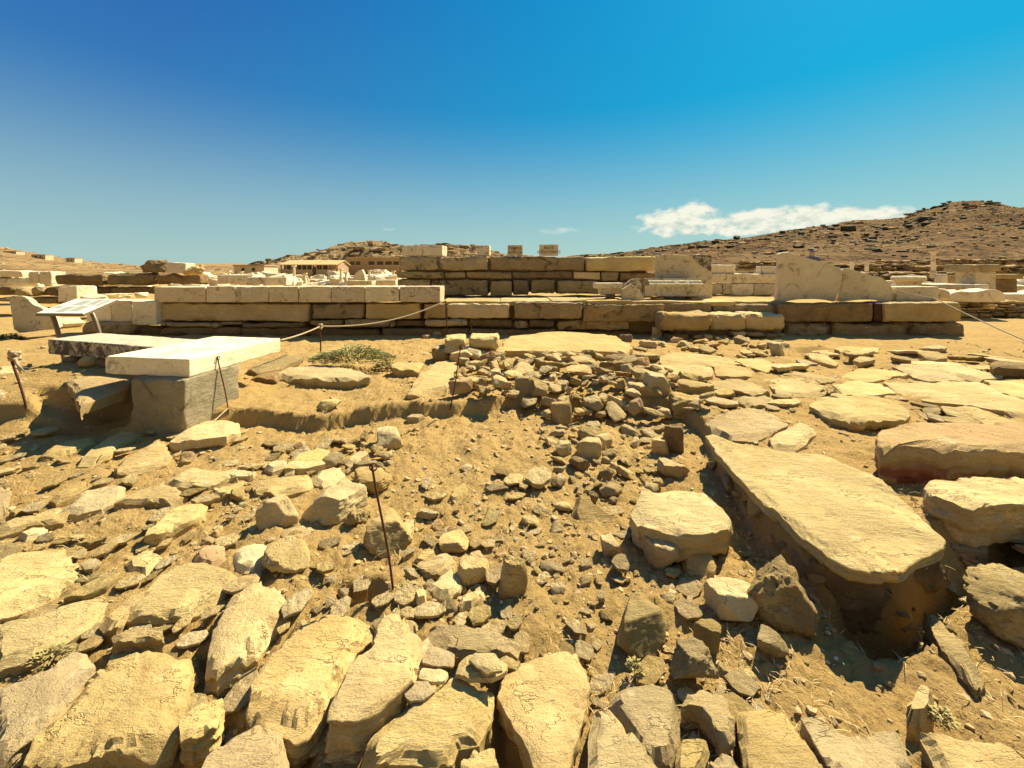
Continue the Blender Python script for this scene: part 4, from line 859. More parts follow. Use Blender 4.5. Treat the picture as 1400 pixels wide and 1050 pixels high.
body = skinned('body', nodes, ed, 'skin', pe)
sh = [((0,0,.90),.185,.13), ((0,0,1.15),.175,.12), ((0,0,1.38),.20,.12), ((0,0,1.47),.08), ((-.19,0,1.42),.075), ((-.24,0,1.20),.06), ((.19,0,1.42),.075), ((.24,0,1.20),.06)]
skinned('shirt', sh, [(0,1),(1,2),(2,3),(2,4),(4,5),(2,6),(6,7)], 'cloth', pe)
V, Fc = rock_arrays(.19, .23, .15, 5, 3, 30, .0); V[:, 2] = np.maximum(V[:, 2], -.03) + 1.685
p = [(V, Fc)]; Vb = np.array([(-.075,-.10,1.67),(.075,-.10,1.67),(.06,-.20,1.655),(-.06,-.20,1.655),(-.075,-.10,1.66),(.075,-.10,1.66),(.06,-.20,1.645),(-.06,-.20,1.645)])
p.append((Vb, [[0,1,2,3],[7,6,5,4],[0,4,5,1],[1,5,6,2],[2,6,7,3],[3,7,4,0]])); V, Fc = merge(p); link('cap', mesh('cap', V, Fc, 'cap', 40), parent=pe)
# ---------------------------------------------------------------- traced paving and fallen slabs
FS = 'flat_stone'; ST = 'fallen stone'; SC = 'flat stone'
# left half
slab(FS, SC, 'bluish slab lying in the shadow of the table-like block', '53,622 80,597 130,595 138,600 110,612 82,621', 9, 'grey')
slab(FS, SC, 'half-shaded stone right of the bluish slab', '105,632 122,616 150,592 190,583 196,592 162,606 152,620 125,632', 9)
slab(FS, SC, 'pointed stone with notched right end in front of the half-shaded one', '155,639 165,628 218,600 229,605 229,613 236,622 231,630 195,641 160,645', 8)
slab(FS, SC, 'thick lichened stone at the foot of the terrace right of the table-like block', '232,601 250,583 268,573 322,572 328,580 326,588 310,596 268,602', 14, 'pale')
slab(FS, SC, 'wide clean flat stone below the thick lichened one', '222,657 258,636 330,643 302,656 282,663 240,661', 5)
slab(FS, SC, 'large stone with a straight dark front in the left rubble', '153,686 175,670 210,661 235,662 258,671 245,679 236,685 200,684', 15)
slab(FS, SC, 'broad stone split near its left end, below the one with the dark front', '197,733 202,723 215,708 235,692 250,685 285,682 279,700 262,712 222,726', 6)
slab(FS, SC, 'rugged long stone overhanging a black shadow at left', '80,697 95,685 120,668 160,658 172,659 166,680 140,690 105,698', 9, 'pale')
slab(FS, SC, 'small rounded stone leaning behind the rugged long one', '66,680 74,674 100,660 117,655 120,662 98,674 76,682', 8, 'grey')
slab(FS, SC, 'narrow light stone wedged right of the wide clean flat one', '288,671 300,664 334,658 332,666 306,676 292,676', 5)
slab(FS, SC, 'huge cracked sheet of rock at the left edge', '-60,790 0,758 20,748 90,744 95,757 108,773 112,795 90,806 20,835 -60,850', 3, 'slab', round_=.06)
slab(FS, SC, 'hunched stone on a dark hollow above the big tilted slabs at left', '170,765 185,752 205,745 228,755 217,768 200,780 174,778', 12, 'pale', dome=.02)
slab(FS, SC, 'big even slab with a shadowed lower edge, left of the white boulder', '168,842 185,822 208,798 235,768 262,761 300,762 327,783 319,795 290,820 252,838 200,841', 14, 'slab')
slab(FS, SC, 'rounded rose-brown stone between the boulders and the big even slab', '262,752 276,741 300,738 314,750 309,766 290,772 268,766', 8, 'rose', dome=.02)
slab(FS, SC, 'lumpy stone left of the twin boulders', '312,752 326,741 350,735 377,744 375,760 346,778 318,770', 9, 'pale', dome=.03)
slab(FS, SC, 'small pointed stone at the far left edge', '-10,663 17,665 13,680 8,700 -10,704', 5)
slab(FS, SC, 'sliver of pale stone near the left edge', '22,728 45,718 66,718 58,728 34,735', 4, 'pale')
slab(FS, SC, 'thin sheet at the left edge under the pointed stone', '-10,716 10,706 60,704 96,698 90,708 40,716 0,728', 4)
slab(FS, SC, 'long smooth sheet crossing the lower left corner', '-20,855 0,843 50,838 95,818 150,806 158,812 132,845 95,868 45,893 -20,915', 6, round_=.05)
slab(FS, SC, 'small block with a curved black shadow beneath it, above the rust-flecked slab', '152,873 160,859 222,857 226,868 190,874 168,878', 12, 'slab')
slab(FS, SC, 'flat filler slab squeezed left of the big even slab', '134,850 152,832 185,806 212,798 196,815 172,842 160,858 142,858', 5)
slab(FS, SC, 'weathered oblong slab at the lower left edge above a black gap', '-20,940 20,925 60,910 110,883 131,905 128,920 105,945 72,982 0,1030 -20,1035', 9, 'pale', tilt=(0, 0), th=.12)
slab('flat_stone', SC, 'giant rust-flecked slab filling the lower left corner', '30,1042 45,1010 60,985 92,955 100,940 135,915 175,893 210,882 262,886 270,900 262,918 258,945 240,1000 214,1018 120,1030 60,1046', 16, 'rust_slab', th=.14, round_=.07)
slab(FS, SC, 'wedge-shaped stone standing in the black gap right of the rust-flecked slab', '243,988 258,972 300,945 306,950 305,970 296,992 262,1008 246,1010', 14, 'slab', th=.16)
slab(FS, SC, 'smooth slab cut by the bottom edge right of the wedge-shaped stone', '262,1090 280,1035 318,1002 352,985 385,990 396,1030 394,1090', 10)
slab(FS, SC, 'large rough slab crossed by the long shadow of the rusty post', '336,975 342,935 352,916 370,893 390,860 430,838 447,829 490,835 511,850 509,864 487,882 482,897 465,925 455,945 436,978 420,993 403,1000 384,996 350,982', 12, 'slab', th=.16, flake=.8, round_=.08)
slab(FS, SC, 'tall flaked slab standing proud in the lower middle, its near end in shadow', '447,985 450,960 465,925 480,893 505,875 516,850 527,834 541,830 562,838 577,860 580,885 566,925 540,950 515,970 482,985', 44, 'slab', th=.26, flake=1.2, z=.10, uc=.2)
slab(FS, SC, 'flat slab with a straight upper edge at the head of the small stacked stones', '581,862 583,848 592,845 640,850 700,867 713,876 708,892 640,893 605,886', 9)
slab(FS, SC, 'great slab at the bottom middle carrying small loose stones', '488,1044 495,1015 512,992 548,965 560,952 600,935 625,925 676,938 672,975 661,1000 655,1010 626,1016 620,1036 600,1042 545,1034', 14, 'slab', th=.15, round_=.08)
ZS = .07
def ontop(label, poly, t, z0, mat='pale'):
    return slab('loose_stone', 'loose stone', label, poly, t, mat, z=z0, th=max(.012, t * 1.5 / F), flake=.4)
ontop('loose stone with a square left end beneath the flat straight-edged slab', '576,905 581,890 590,880 622,894 620,911 600,911', 5, .075)
ontop('second loose stone of the stack, just below the square-ended one', '571,926 577,911 612,915 613,921 607,932 588,931', 6, .07)
ontop('loose chip lying alone at the upper left of the great bottom slab', '552,951 556,929 590,930 596,940 579,954 560,956', 8, .07)
ontop('oval loose stone carrying another on its back', '622,918 627,900 641,893 675,893 694,905 693,915 672,925 640,926', 9, .085)
ontop('angular loose stone riding on the oval one', '640,897 652,891 677,891 683,902 688,915 665,918 652,910', 7, .115)
slab(FS, SC, 'small flat stone at the right corner of the great bottom slab', '683,898 700,895 712,905 706,915 690,912', 5)
slab(FS, SC, 'low broken sheet under the great bottom slab', '628,1075 630,1040 655,1018 676,1010 680,1040 690,1075', 6)
slab(FS, SC, 'smooth oval slab bulging towards the viewer at bottom centre', '678,945 684,925 700,897 745,882 775,876 789,883 801,905 807,930 800,965 790,1000 779,1045 765,1075 742,1075 725,1022 700,985', 16, 'slab', th=.18, dome=.025, flake=.4, round_=.1)
slab(FS, SC, 'shield-shaped wrinkled stone right of the smooth oval slab', '832,950 833,938 845,928 880,920 921,930 925,950 930,985 931,1012 916,1028 896,1030 872,1008 850,975', 10, 'slab', th=.10, dome=.015, flake=.8, round_=.06)
slab(FS, SC, 'flat sheet showing between the oval slab and the shield-shaped stone', '806,985 812,956 835,966 852,988 880,1018 903,1042 925,1085 802,1085', 3)
slab(FS, SC, 'arched slab with a curved black hollow on its left', '930,960 942,941 962,938 995,955 1005,977 1005,1002 997,1014 985,1012 972,985 955,965', 14, 'slab', th=.10)
slab(FS, SC, 'plain sheet cut by the bottom edge right of the arched slab', '1007,962 1050,959 1075,965 1083,978 1096,1000 1128,1050 1140,1085 1020,1085 1015,1030 1006,990', 4)
slab(FS, SC, 'small upright block at the bottom between the shield and the arched slab', '928,1002 945,1001 965,1000 971,1018 961,1043 952,1060 922,1062 924,1030', 8)
slab(FS, SC, 'half-round stone peeping in at the bottom edge', '968,1044 985,1028 1000,1034 1022,1055 1030,1085 960,1085', 4)
slab(FS, SC, 'broad cracked slab at the bottom right of centre, dark cleft on its left', '1092,980 1110,979 1150,997 1185,1003 1230,996 1240,1025 1262,1085 1165,1085 1120,1030', 12, 'slab', th=.14)
slab(FS, SC, 'wedge of slab in the lower right corner with a deep cleft on its left', '1253,992 1300,1000 1360,1007 1390,1020 1420,1045 1440,1085 1300,1085 1270,1025', 12, 'slab', th=.14)
slab(FS, SC, 'split white-topped stone standing at the bottom right', '1240,978 1240,962 1255,930 1265,927 1277,935 1275,958 1266,976', 12, 'pale', th=.10, flake=1.2)
slab(FS, SC, 'thin sharp shard leaning at the edge of the dark pit', '1262,825 1285,843 1305,868 1320,880 1346,920 1337,945 1312,915 1287,887 1272,858', 9, 'grey', z=.02, th=.16)
boulder('boulder', 'boulder', 'big dark-sided boulder at the right edge beyond the pit', 1405, 905, 165, 122, 'grey', 401, 9, .07, depth=.7)
boulder('boulder', 'boulder', 'textured sloping rock on the bank left of the pit', 1062, 872, 105, 118, 'grey', 402, 7, .09, depth=.9, sink=.3)
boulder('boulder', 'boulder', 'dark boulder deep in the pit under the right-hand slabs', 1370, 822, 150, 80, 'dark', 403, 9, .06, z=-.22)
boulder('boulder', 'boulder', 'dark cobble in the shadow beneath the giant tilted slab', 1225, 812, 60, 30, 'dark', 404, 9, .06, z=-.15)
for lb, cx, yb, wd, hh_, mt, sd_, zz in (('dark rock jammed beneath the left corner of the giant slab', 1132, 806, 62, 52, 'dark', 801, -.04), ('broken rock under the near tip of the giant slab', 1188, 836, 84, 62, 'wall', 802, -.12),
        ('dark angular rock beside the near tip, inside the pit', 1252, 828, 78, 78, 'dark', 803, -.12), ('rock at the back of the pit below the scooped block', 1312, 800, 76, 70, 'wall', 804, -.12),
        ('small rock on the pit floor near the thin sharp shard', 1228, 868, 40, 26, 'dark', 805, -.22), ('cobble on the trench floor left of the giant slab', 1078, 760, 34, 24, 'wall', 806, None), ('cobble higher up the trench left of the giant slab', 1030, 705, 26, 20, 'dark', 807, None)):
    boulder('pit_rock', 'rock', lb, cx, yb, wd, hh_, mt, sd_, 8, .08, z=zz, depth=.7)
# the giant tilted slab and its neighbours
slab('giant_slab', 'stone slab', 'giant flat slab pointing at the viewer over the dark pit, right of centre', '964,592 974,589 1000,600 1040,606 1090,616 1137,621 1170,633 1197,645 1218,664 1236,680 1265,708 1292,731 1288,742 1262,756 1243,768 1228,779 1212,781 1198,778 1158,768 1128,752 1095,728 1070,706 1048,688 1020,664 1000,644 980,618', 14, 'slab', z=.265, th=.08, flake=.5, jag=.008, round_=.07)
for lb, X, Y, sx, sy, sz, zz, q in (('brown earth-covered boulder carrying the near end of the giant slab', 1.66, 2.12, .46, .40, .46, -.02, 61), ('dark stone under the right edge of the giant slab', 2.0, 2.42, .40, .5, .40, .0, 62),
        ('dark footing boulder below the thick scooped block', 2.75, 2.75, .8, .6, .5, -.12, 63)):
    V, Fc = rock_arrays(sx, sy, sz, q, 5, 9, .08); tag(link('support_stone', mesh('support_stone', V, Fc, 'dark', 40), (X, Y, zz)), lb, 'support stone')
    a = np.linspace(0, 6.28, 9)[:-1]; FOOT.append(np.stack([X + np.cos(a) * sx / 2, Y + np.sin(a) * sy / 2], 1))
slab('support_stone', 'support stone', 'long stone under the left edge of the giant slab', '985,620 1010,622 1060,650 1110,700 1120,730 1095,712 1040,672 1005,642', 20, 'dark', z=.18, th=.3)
slab('thick_block', 'stone block', 'thick block with a red-stained front face at the right edge', '1197,594 1205,583 1240,577 1320,573 1400,578 1500,592 1540,612 1400,613 1330,612 1290,610 1240,605 1202,607', 48, 'redface', z=.42, th=.30, flake=.6, bev=.014, uc=.1)
slab('thick_block', 'stone block', 'thick block with a scooped face beneath the red-stained one', '1262,664 1275,656 1330,652 1480,650 1520,690 1400,690 1330,692 1300,686 1272,675', 36, 'slab', z=.28, th=.22, flake=.6, bev=.016, uc=.1)
slab(FS, SC, 'rounded paving slab behind the red-stained block', '1105,552 1120,542 1160,539 1204,540 1228,549 1246,568 1238,575 1212,573 1160,572 1125,561', 16, 'slab', th=.10)
slab(FS, SC, 'flat slab butting the far end of the giant slab', '965,577 985,565 1035,555 1062,565 1079,581 1055,592 1030,600 995,598 972,588', 6)
slab(FS, SC, 'small quadrangular slab between the rounded paving slab and the giant one', '1050,597 1078,582 1095,572 1111,578 1116,589 1100,605 1086,613 1058,611', 6)
slab('white_block', 'stone block', 'large whitish block with a rough shaded foot among the big left slabs', '280,905 284,880 290,846 306,822 322,802 357,780 380,790 397,810 390,830 372,846 356,868 338,882 312,896 296,908', 26, 'pale', th=.24, flake=1.2, dome=.03)
slab('rock', 'rock', 'large triangular ribbed rock in the centre', '789,668 797,664 812,684 832,698 858,714 850,726 812,737 790,724 780,700', 3, 'grey', tilt=(.05, .42), th=.2, flake=1.2, uc=.2)
# the flagged area
for lb, pl, t, mt in (
    ('long low flag nearest the little stone heap', '902,486 925,481 985,487 1017,496 985,500 905,497', 4, 'slab'),
    ('big pale flag with a thick shadowed front beside the rubble', '882,497 905,499 960,498 974,503 974,512 946,516 918,514', 9, 'slab'),
    ('kite-shaped flag right of the thick-fronted one', '976,501 998,497 1030,506 1036,512 1000,515 979,511', 4, 'slab'),
    ('five-sided flag touching the kite-shaped one', '999,491 1012,488 1045,489 1066,500 1050,509 1034,505', 4, 'slab'),
    ('raised flag above the boulders with a black shadow under it', '970,520 985,517 1030,522 1053,534 1030,538 1003,533 976,529', 10, 'slab'),
    ('flag wedged in front of the raised one', '1006,546 1010,538 1050,540 1062,546 1045,552 1020,553', 6, 'slab'),
    ('broad low flag in the middle of the paving', '1043,516 1060,513 1100,517 1126,525 1138,535 1112,539 1062,538', 5, 'slab'),
    ('narrow flag at the left of the triangular one', '1062,508 1090,507 1130,512 1148,519 1120,523 1092,514', 4, 'slab'),
    ('triangular flag tapering to the right', '1148,519 1172,502 1215,503 1243,511 1198,519 1162,521', 4, 'slab'),
    ('smooth flag with a sunken right corner', '1218,500 1232,497 1280,500 1324,519 1268,519 1248,514', 4, 'slab'),
    ('thin flag lying before the triangular one', '1138,524 1160,521 1203,521 1226,538 1190,541 1150,537', 4, 'pale'),
    ('biggest flag of the paving, running out towards the right edge', '1206,521 1262,521 1338,520 1380,535 1460,560 1460,574 1400,568 1322,551 1262,545 1226,534', 6, 'slab'),
    ('flag at the right edge behind the biggest one', '1344,518 1400,518 1470,530 1470,556 1400,547 1370,536', 4, 'slab'),
    ('pointed flag second row from the back', '1280,501 1328,500 1372,514 1338,518 1305,511', 4, 'slab'),
    ('back-row flag furthest from the viewer', '1245,492 1284,492 1328,498 1326,502 1282,499 1250,497', 3, 'slab'),
    ('long thick-edged flag behind the red-stained block', '1296,558 1326,553 1400,577 1450,592 1400,588 1345,574', 7, 'slab'),
    ('little rough stone between the flags near the rounded slab', '1260,557 1288,555 1293,562 1276,566 1262,563', 5, 'grey'),
    ('little triangular flag near the rubble heap', '1140,545 1160,541 1200,541 1180,549 1150,552', 3, 'pale'),
    ('rough flag showing at the back by the two thin stones', '1140,475 1150,472 1185,474 1180,479 1150,479', 4, 'slab'),
    ('thin stone lying before the right end of the terrace wall', '1104,478 1112,473 1140,476 1142,481 1120,482', 4, 'slab'),
    ('angular thin stone beside it with a shaded end', '1174,478 1180,474 1203,475 1202,480 1185,482', 4, 'slab')):
    slab(FS, 'flagstone' if 'flag' in lb else SC, lb, pl, t, mt, flake=.5)
slab('thick_block', 'stone block', 'dark squared block at the right edge beyond the paving', '1353,495 1362,492 1440,495 1440,503 1400,502 1358,500', 16, 'dark')
# middle distance, left and centre
slab(FS, SC, 'long lying block with a green succulent on its back', '375,508 386,499 430,498 480,502 509,508 506,516 470,518 420,517 382,513', 14, 'slab', th=.16)
slab(FS, SC, 'squared block right of the succulent', '534,499 546,494 581,495 573,505 545,505', 12, 'slab')
slab(FS, SC, 'dark-sided tilted triangular slab before the stone piles', '556,540 575,510 600,492 622,490 627,497 618,520 610,532 590,535', 13, 'slab', tilt=(0, .05), th=.2)
slab(FS, SC, 'tilted slab lying before the long lichen-stained marble slab', '88,519 106,511 150,508 178,520 178,528 110,551 104,546', 10, 'slab', z=.43, th=.10, uc=.2)
slab(FS, SC, 'ragged slab leaning beside the white marble slabs', '337,503 350,496 395,483 415,484 412,490 386,501 352,508', 9, 'grey')
slab(FS, SC, 'stone beneath the ragged slab', '345,516 352,510 385,505 388,510 378,516', 6, 'dark')
slab(FS, SC, 'flat chip of rock near the left edge post', '-10,500 20,498 40,500 36,506 0,510', 5, 'slab')
slab(FS, SC, 'sunlit wedge on the ground at the extreme left', '-20,531 0,528 12,532 4,541 -20,543', 4, 'pale')
slab('earth_step', 'earth step', 'flat-topped step of packed earth with a dark ragged front, before the terrace wall', '686,476 698,459 760,453 836,455 850,464 863,474 860,479 800,480 740,480 690,479', 14, 'earth', th=.3, flake=.3, jag=.02)
# piles
def pile(cx, yb, rows, tag_):
    X, Y, g = hit(cx, yb); k = 0
    for (x0, x1, y0, y1, dy, mt, lb) in rows:
        solo_block('piled_stone', 'stone', lb, x0, x1, y0, y1, Y + dy, .38, mt, r=.05, warp=.05, rough=.015, rz=rs_.uniform(-.1, .1), tilt=rs_.uniform(-.06, .06))
pile(625, 495, ((588, 612, 476, 496, 0, 'grey', 'leaning bottom stone at the left end of the left pile'), (606, 645, 476, 494, .1, 'wall', 'wide shaded bottom stone of the left pile'), (604, 637, 461, 477, .0, 'pale', 'rounded pale stone topping the left pile')), 'left')
pile(662, 495, ((646, 680, 477, 494, .05, 'wall', 'dark cube at the base of the right pile, marked with a small white letter'), (643, 683, 459, 477, .0, 'pale', 'squared stone capping the right pile'), (678, 692, 480, 492, .1, 'pale', 'crumbly knob at the right foot of the right pile')), 'right')
X, Y, g = hit(662, 495); txt = None
for o in list(COL.objects):
    if o.get('label', '').startswith('dark cube'): txt = text_on(o, 'R', .075, (-.05, -.225, .10), 'white')
# boulders
for a in (
    ('smooth boulder with a shaded lower face, left of the pair in the left rubble', 382, 732, 58, 58, 'pale', 501, 9, .03, .8),
    ('biggest round boulder of the left rubble with a pitted shaded cheek', 458, 722, 92, 62, 'pale', 502, 14, .05, .8),
    ('squat boulder with wrinkled top below the smooth one', 402, 796, 80, 60, 'pale', 503, 10, .05, .9),
    ('small crumbly stone wedged under the biggest round boulder', 405, 748, 48, 24, 'grey', 505, 9, .1, .8),
    ('layered stone on the right flank of the left rubble', 507, 676, 62, 36, 'grey', 506, 7, .06, .8),
    ('angular block at the top of the left rubble', 529, 617, 52, 32, 'pale', 507, 6, .04, .8),
    ('hollowed stone right of the biggest round boulder', 487, 728, 34, 34, 'grey', 508, 9, .12, .7),
    ('sloping stone behind the rusty post', 532, 765, 70, 66, 'slab', 509, 7, .05, .9),
    ('angular stone right of the rusty post with a dark left face', 618, 760, 48, 32, 'slab', 510, 8, .05, .8),
    ('small wedge at the foot of the valley', 577, 782, 38, 28, 'slab', 511, 7, .05, .8),
    ('squarish stone right of the small wedge', 598, 798, 54, 36, 'slab', 512, 7, .05, .8),
    ('pale cube-like stone in the middle of the valley', 647, 806, 44, 46, 'pale', 513, 6, .04, .8),
    ('dark upright jagged rock in the middle of the rubble', 698, 826, 48, 70, 'grey', 519, 6, .09, .7),
    ('dark-faced cube-shaped rock balanced above the bottom slabs', 870, 902, 82, 84, 'grey', 516, 6, .03, .9),
    ('blocky stone under the round-topped slab', 904, 786, 52, 54, 'slab', 517, 7, .04, .8),
    ('rounded stone with a black shadow left of the blocky one', 836, 770, 34, 38, 'slab', 518, 9, .03, .8),
    ('long tilted stone running down from the blocky one', 948, 800, 52, 56, 'slab', 519, 7, .04, 1.4),
    ('thick brick-shaped stone on the lower right bank', 1000, 868, 80, 72, 'pale', 520, 7, .04, .8),
    ('small pyramid stone left of the brick-shaped one', 970, 896, 40, 46, 'grey', 521, 6, .05, .8),
    ('stone tucked right below the brick-shaped one', 1050, 908, 52, 48, 'grey', 522, 7, .06, .8),
    ('dark ridge of rock right of the cube-shaped rock', 946, 942, 68, 66, 'grey', 523, 7, .09, .7),
    ('upright brown stone at the right end of the valley rubble', 923, 622, 34, 46, 'dark', 524, 7, .05, .7),
    ('reddish stone leaning left of the upright brown one', 902, 627, 28, 32, 'rose', 525, 7, .05, .8),
    ('flat-topped stone casting a round black shadow below the upright brown one', 917, 660, 46, 32, 'slab', 526, 6, .05, .8),
    ('oval boulder in the middle right of the valley', 802, 630, 42, 34, 'slab', 527, 12, .03, .8),
    ('dark oval cobble just below the oval boulder', 791, 647, 32, 24, 'dark', 528, 12, .03, .8),
    ('angular light stone left of the oval boulder', 768, 628, 30, 26, 'pale', 529, 6, .05, .8),
    ('round stone behind the oval boulder', 825, 616, 26, 24, 'slab', 530, 12, .04, .8),
    ('conical boulder at the lower edge of the rubble bank', 769, 580, 36, 34, 'slab', 531, 8, .04, .8),
    ('half-buried stone above the round-topped slab', 838, 684, 38, 24, 'slab', 532, 9, .05, .8),
    ('small dark cobble left of the triangular rock', 764, 670, 24, 16, 'dark', 533, 9, .05, .8),
    ('tall pointed light rock near the right end of the bank', 895, 545, 46, 38, 'slab', 534, 6, .03, .8),
    ('large grey boulder at the right end of the bank', 937, 578, 66, 42, 'grey', 535, 8, .06, .8),
    ('flat brown boulder behind the large grey one', 948, 548, 52, 28, 'slab', 536, 9, .05, .8),
    ('ribbed brown boulder low on the bank', 880, 562, 42, 32, 'slab', 537, 8, .06, .8),
    ('black pitted boulder at the top of the bank', 848, 506, 52, 22, 'dark', 538, 10, .12, .6),
    ('round brown boulder left part of the bank', 716, 558, 28, 36, 'slab', 539, 10, .04, .8),
    ('angular light stone at the top of the bank', 831, 513, 34, 20, 'pale', 540, 7, .05, .8),
    ('dark rounded cobble near the middle of the bank', 802, 520, 26, 22, 'dark', 541, 10, .06, .8),
    ('small lump in the earth near the terrace edge', 568, 583, 26, 16, 'slab', 542, 9, .05, .8),
    ('flattish lump on the terrace below the succulent', 450, 562, 36, 17, 'pale', 543, 9, .07, .8),
    ('lone brown cobble on the bare earth of the valley', 686, 656, 24, 14, 'dark', 544, 10, .06, .8),
    ('flat lone stone on the bare earth left of the brown cobble', 640, 645, 22, 11, 'slab', 545, 8, .05, .8),
    ('dark grey cobble at the terrace wall foot, leftmost of the stones there', 855, 470, 20, 14, 'dark', 546, 8, .06, .7),
    ('pale cobble perched before the black recess of the terrace wall', 897, 462, 18, 16, 'pale', 547, 9, .05, .7),
    ('long light stone on the ground before the black recess', 886, 477, 26, 12, 'pale', 548, 9, .05, .7),
    ('small fallen stone on the lit strip before the terrace wall', 597, 460, 16, 8, 'pale', 549, 9, .06, .7),
    ('little stone beside it on the lit strip before the terrace wall', 583, 463, 14, 6, 'pale', 550, 9, .06, .7),
    ('layered stone standing by the paving at the foot of the buttress', 1064, 488, 26, 22, 'pale', 551, 8, .06, .8),
    ('capstone lying over the layered stone', 1064, 478, 30, 12, 'pale', 552, 8, .06, .8)):
    lb, cx, yb, wd, hh_, mt, sd_, pl, rg, dp_ = a
    boulder('boulder' if 'boulder' in lb else 'rock', 'boulder' if 'boulder' in lb else 'rock', lb, cx, yb, wd, hh_, mt, sd_, pl, rg, depth=dp_)
slab('thick_slab', 'stone slab', 'thick round-topped slab over a black shadow right of centre', '862,698 871,681 876,668 925,664 970,671 995,690 1001,705 996,718 970,727 945,729 900,720 870,712', 16, 'slab', z=.19, th=.15, dome=.01, flake=.5, uc=.35)
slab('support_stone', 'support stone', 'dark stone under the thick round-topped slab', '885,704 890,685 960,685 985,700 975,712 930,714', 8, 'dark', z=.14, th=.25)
for lb, pl, t, mt in (
    ('flat stone low on the left rubble beside the layered stone', '345,664 352,653 400,648 426,646 431,657 422,666 376,674 350,670', 8, 'slab'),
    ('crumpled stone above the biggest round boulder', '425,655 436,641 460,634 473,645 460,656 442,662', 6, 'pale'),
    ('long thin stone at the top left of the rubble ridge', '391,632 402,620 445,609 452,615 438,627 410,630', 5, 'slab'),
    ('low thin stone beneath the long thin one', '388,638 400,630 440,628 446,634 420,640 400,641', 4, 'pale'),
    ('shadow-creased stone left of the angular block', '470,630 480,622 495,612 505,618 492,628 478,634', 5, 'slab'),
    ('fallen half-buried slab right of the rusty post', '530,742 545,722 556,706 568,712 560,735 545,752', 5, 'slab'),
    ('broad pale chip in the valley', '610,680 625,665 638,658 640,668 628,682 616,684', 3, 'slab'),
    ('pale triangular chip at the valley bottom', '580,800 600,790 618,775 628,780 632,800 615,812 600,812', 3, 'pale'),
    ('light flat chip left of the dark upright rock', '625,818 640,808 660,802 664,810 645,824 628,826', 4, 'pale'),
    ('small pale chip in front of the rusty post', '566,808 572,802 583,804 583,816 570,818', 3, 'pale'),
    ('left-hand terrace rubble stone, flat and pale', '300,645 320,640 352,643 345,650 312,652', 3, 'pale'),
    ('stone bedded level behind the crumpled stone', '360,636 372,628 392,626 392,634 372,641', 3, 'slab')):
    slab(FS, SC, lb, pl, t, mt)
# ---------------------------------------------------------------- things further back on both sides
def far_block(lb, x0, x1, y0, y1, Y, mat='marble', cat='marble block', name='marble_block', **k): return solo_block(name, cat, lb, x0, x1, y0, y1, Y, max(.3, (x1 - x0) / F * Y * .6), mat, **k)
far_block('long grey marble block with bright end, behind the inscribed blocks of the marble row', 297, 345, 376, 388, 17)
far_block('brown-sided marble block right of the bright-ended one, behind the marble row', 336, 366, 379, 389, 15, 'veined')
far_block('squat marble block just over the middle of the marble row', 363, 391, 379, 390, 14.6, 'marble')
far_block('low marble block seen above the right part of the marble row', 474, 508, 384, 390, 15, 'veined')
far_block('second low marble block seen above the right part of the marble row', 508, 541, 383, 390, 15.5, 'marble')
e = empty('pointed_marble_fragment', (u_(488) * 16, 16, .2), 'bright pointed marble fragment rising like a sail behind the marble row', 'marble fragment')
standing('fragment_face', e, (u_(488) * 16, 16, .2), '478,386 482,382 484,376 489,370 495,368.5 498,375 500,386', 16, .3, 'marble', 601, .01, .05)
def column(lb, cx, yt, yb, wd, Y, kind='column', mat='veined', cat='column'):
    X = u_(cx) * Y; zt = H + (HY - yt) / F * Y; zb = H + (HY - yb) / F * Y; r = wd / 2 / F * Y; hh_ = zt - zb
    e = empty(kind, (X, Y, zb), lb, cat)
    V, Fc = lathe_arrays([(r * 1.35, -.3), (r * 1.35, .10), (r * 1.1, .14), (r, .2)], 20); link('base', mesh('base', V, Fc, mat, 35), parent=e)
    V, Fc = lathe_arrays([(r, .2), (r * .98, hh_ * .6), (r * .9, hh_ - .2)], 32, 1); link('shaft', mesh('shaft', V, Fc, mat, 35), parent=e)
    p = [lathe_arrays([(r * .9, hh_ - .2), (r * 1.3, hh_ - .1)], 20)]; box(p, -r * 1.4, r * 1.4, -r * 1.4, r * 1.4, hh_ - .1, hh_); V, Fc = merge(p); link('capital', mesh('capital', V, Fc, mat, 35), parent=e)
column('lone tall column at the foot of the right-hand hill', 1276, 343.5, 374, 5.5, 26)
e = empty('round_altar_base', (u_(1242) * 15, 15, .8), 'round moulded altar top with an orange rim behind the long smooth block', 'altar'); rr = 18 / F * 15; z = lambda y: H + (HY - y) / F * 15 - .8
V, Fc = lathe_arrays([(rr * .72, z(400)), (rr * .72, z(386)), (rr * .8, z(385))], 28); link('drum', mesh('drum', V, Fc, 'veined', 35), parent=e)
V, Fc = lathe_arrays([(rr * .8, z(385)), (rr, z(383)), (rr, z(379)), (rr * .9, z(377.5)), (rr * .2, z(377))], 28); link('rim', mesh('rim', V, Fc, 'marble', 35), parent=e)
e = empty('stone_altar', (u_(1347) * 15, 15, .5), 'squared stone altar with projecting cornice near the right edge', 'altar'); b = (u_(1347) * 15, 15, .5)
wall_block('shaft', e, b, 1334, 1362, 371, 400, 15.1, .7, 'veined', 611); wall_block('cornice', e, b, 1324, 1369, 361.5, 370.8, 15, .9, 'wall', 612, r=.04)
e = empty('stone_altar', (u_(1378) * 15.5, 15.5, .5), 'darker squared altar between the corniced one and the right edge', 'altar'); b = (u_(1378) * 15.5, 15.5, .5)
wall_block('shaft', e, b, 1364, 1391, 382, 402, 15.6, .7, 'dark', 613); wall_block('cornice', e, b, 1360, 1400, 375, 382, 15.5, .9, 'wall', 614, r=.04)
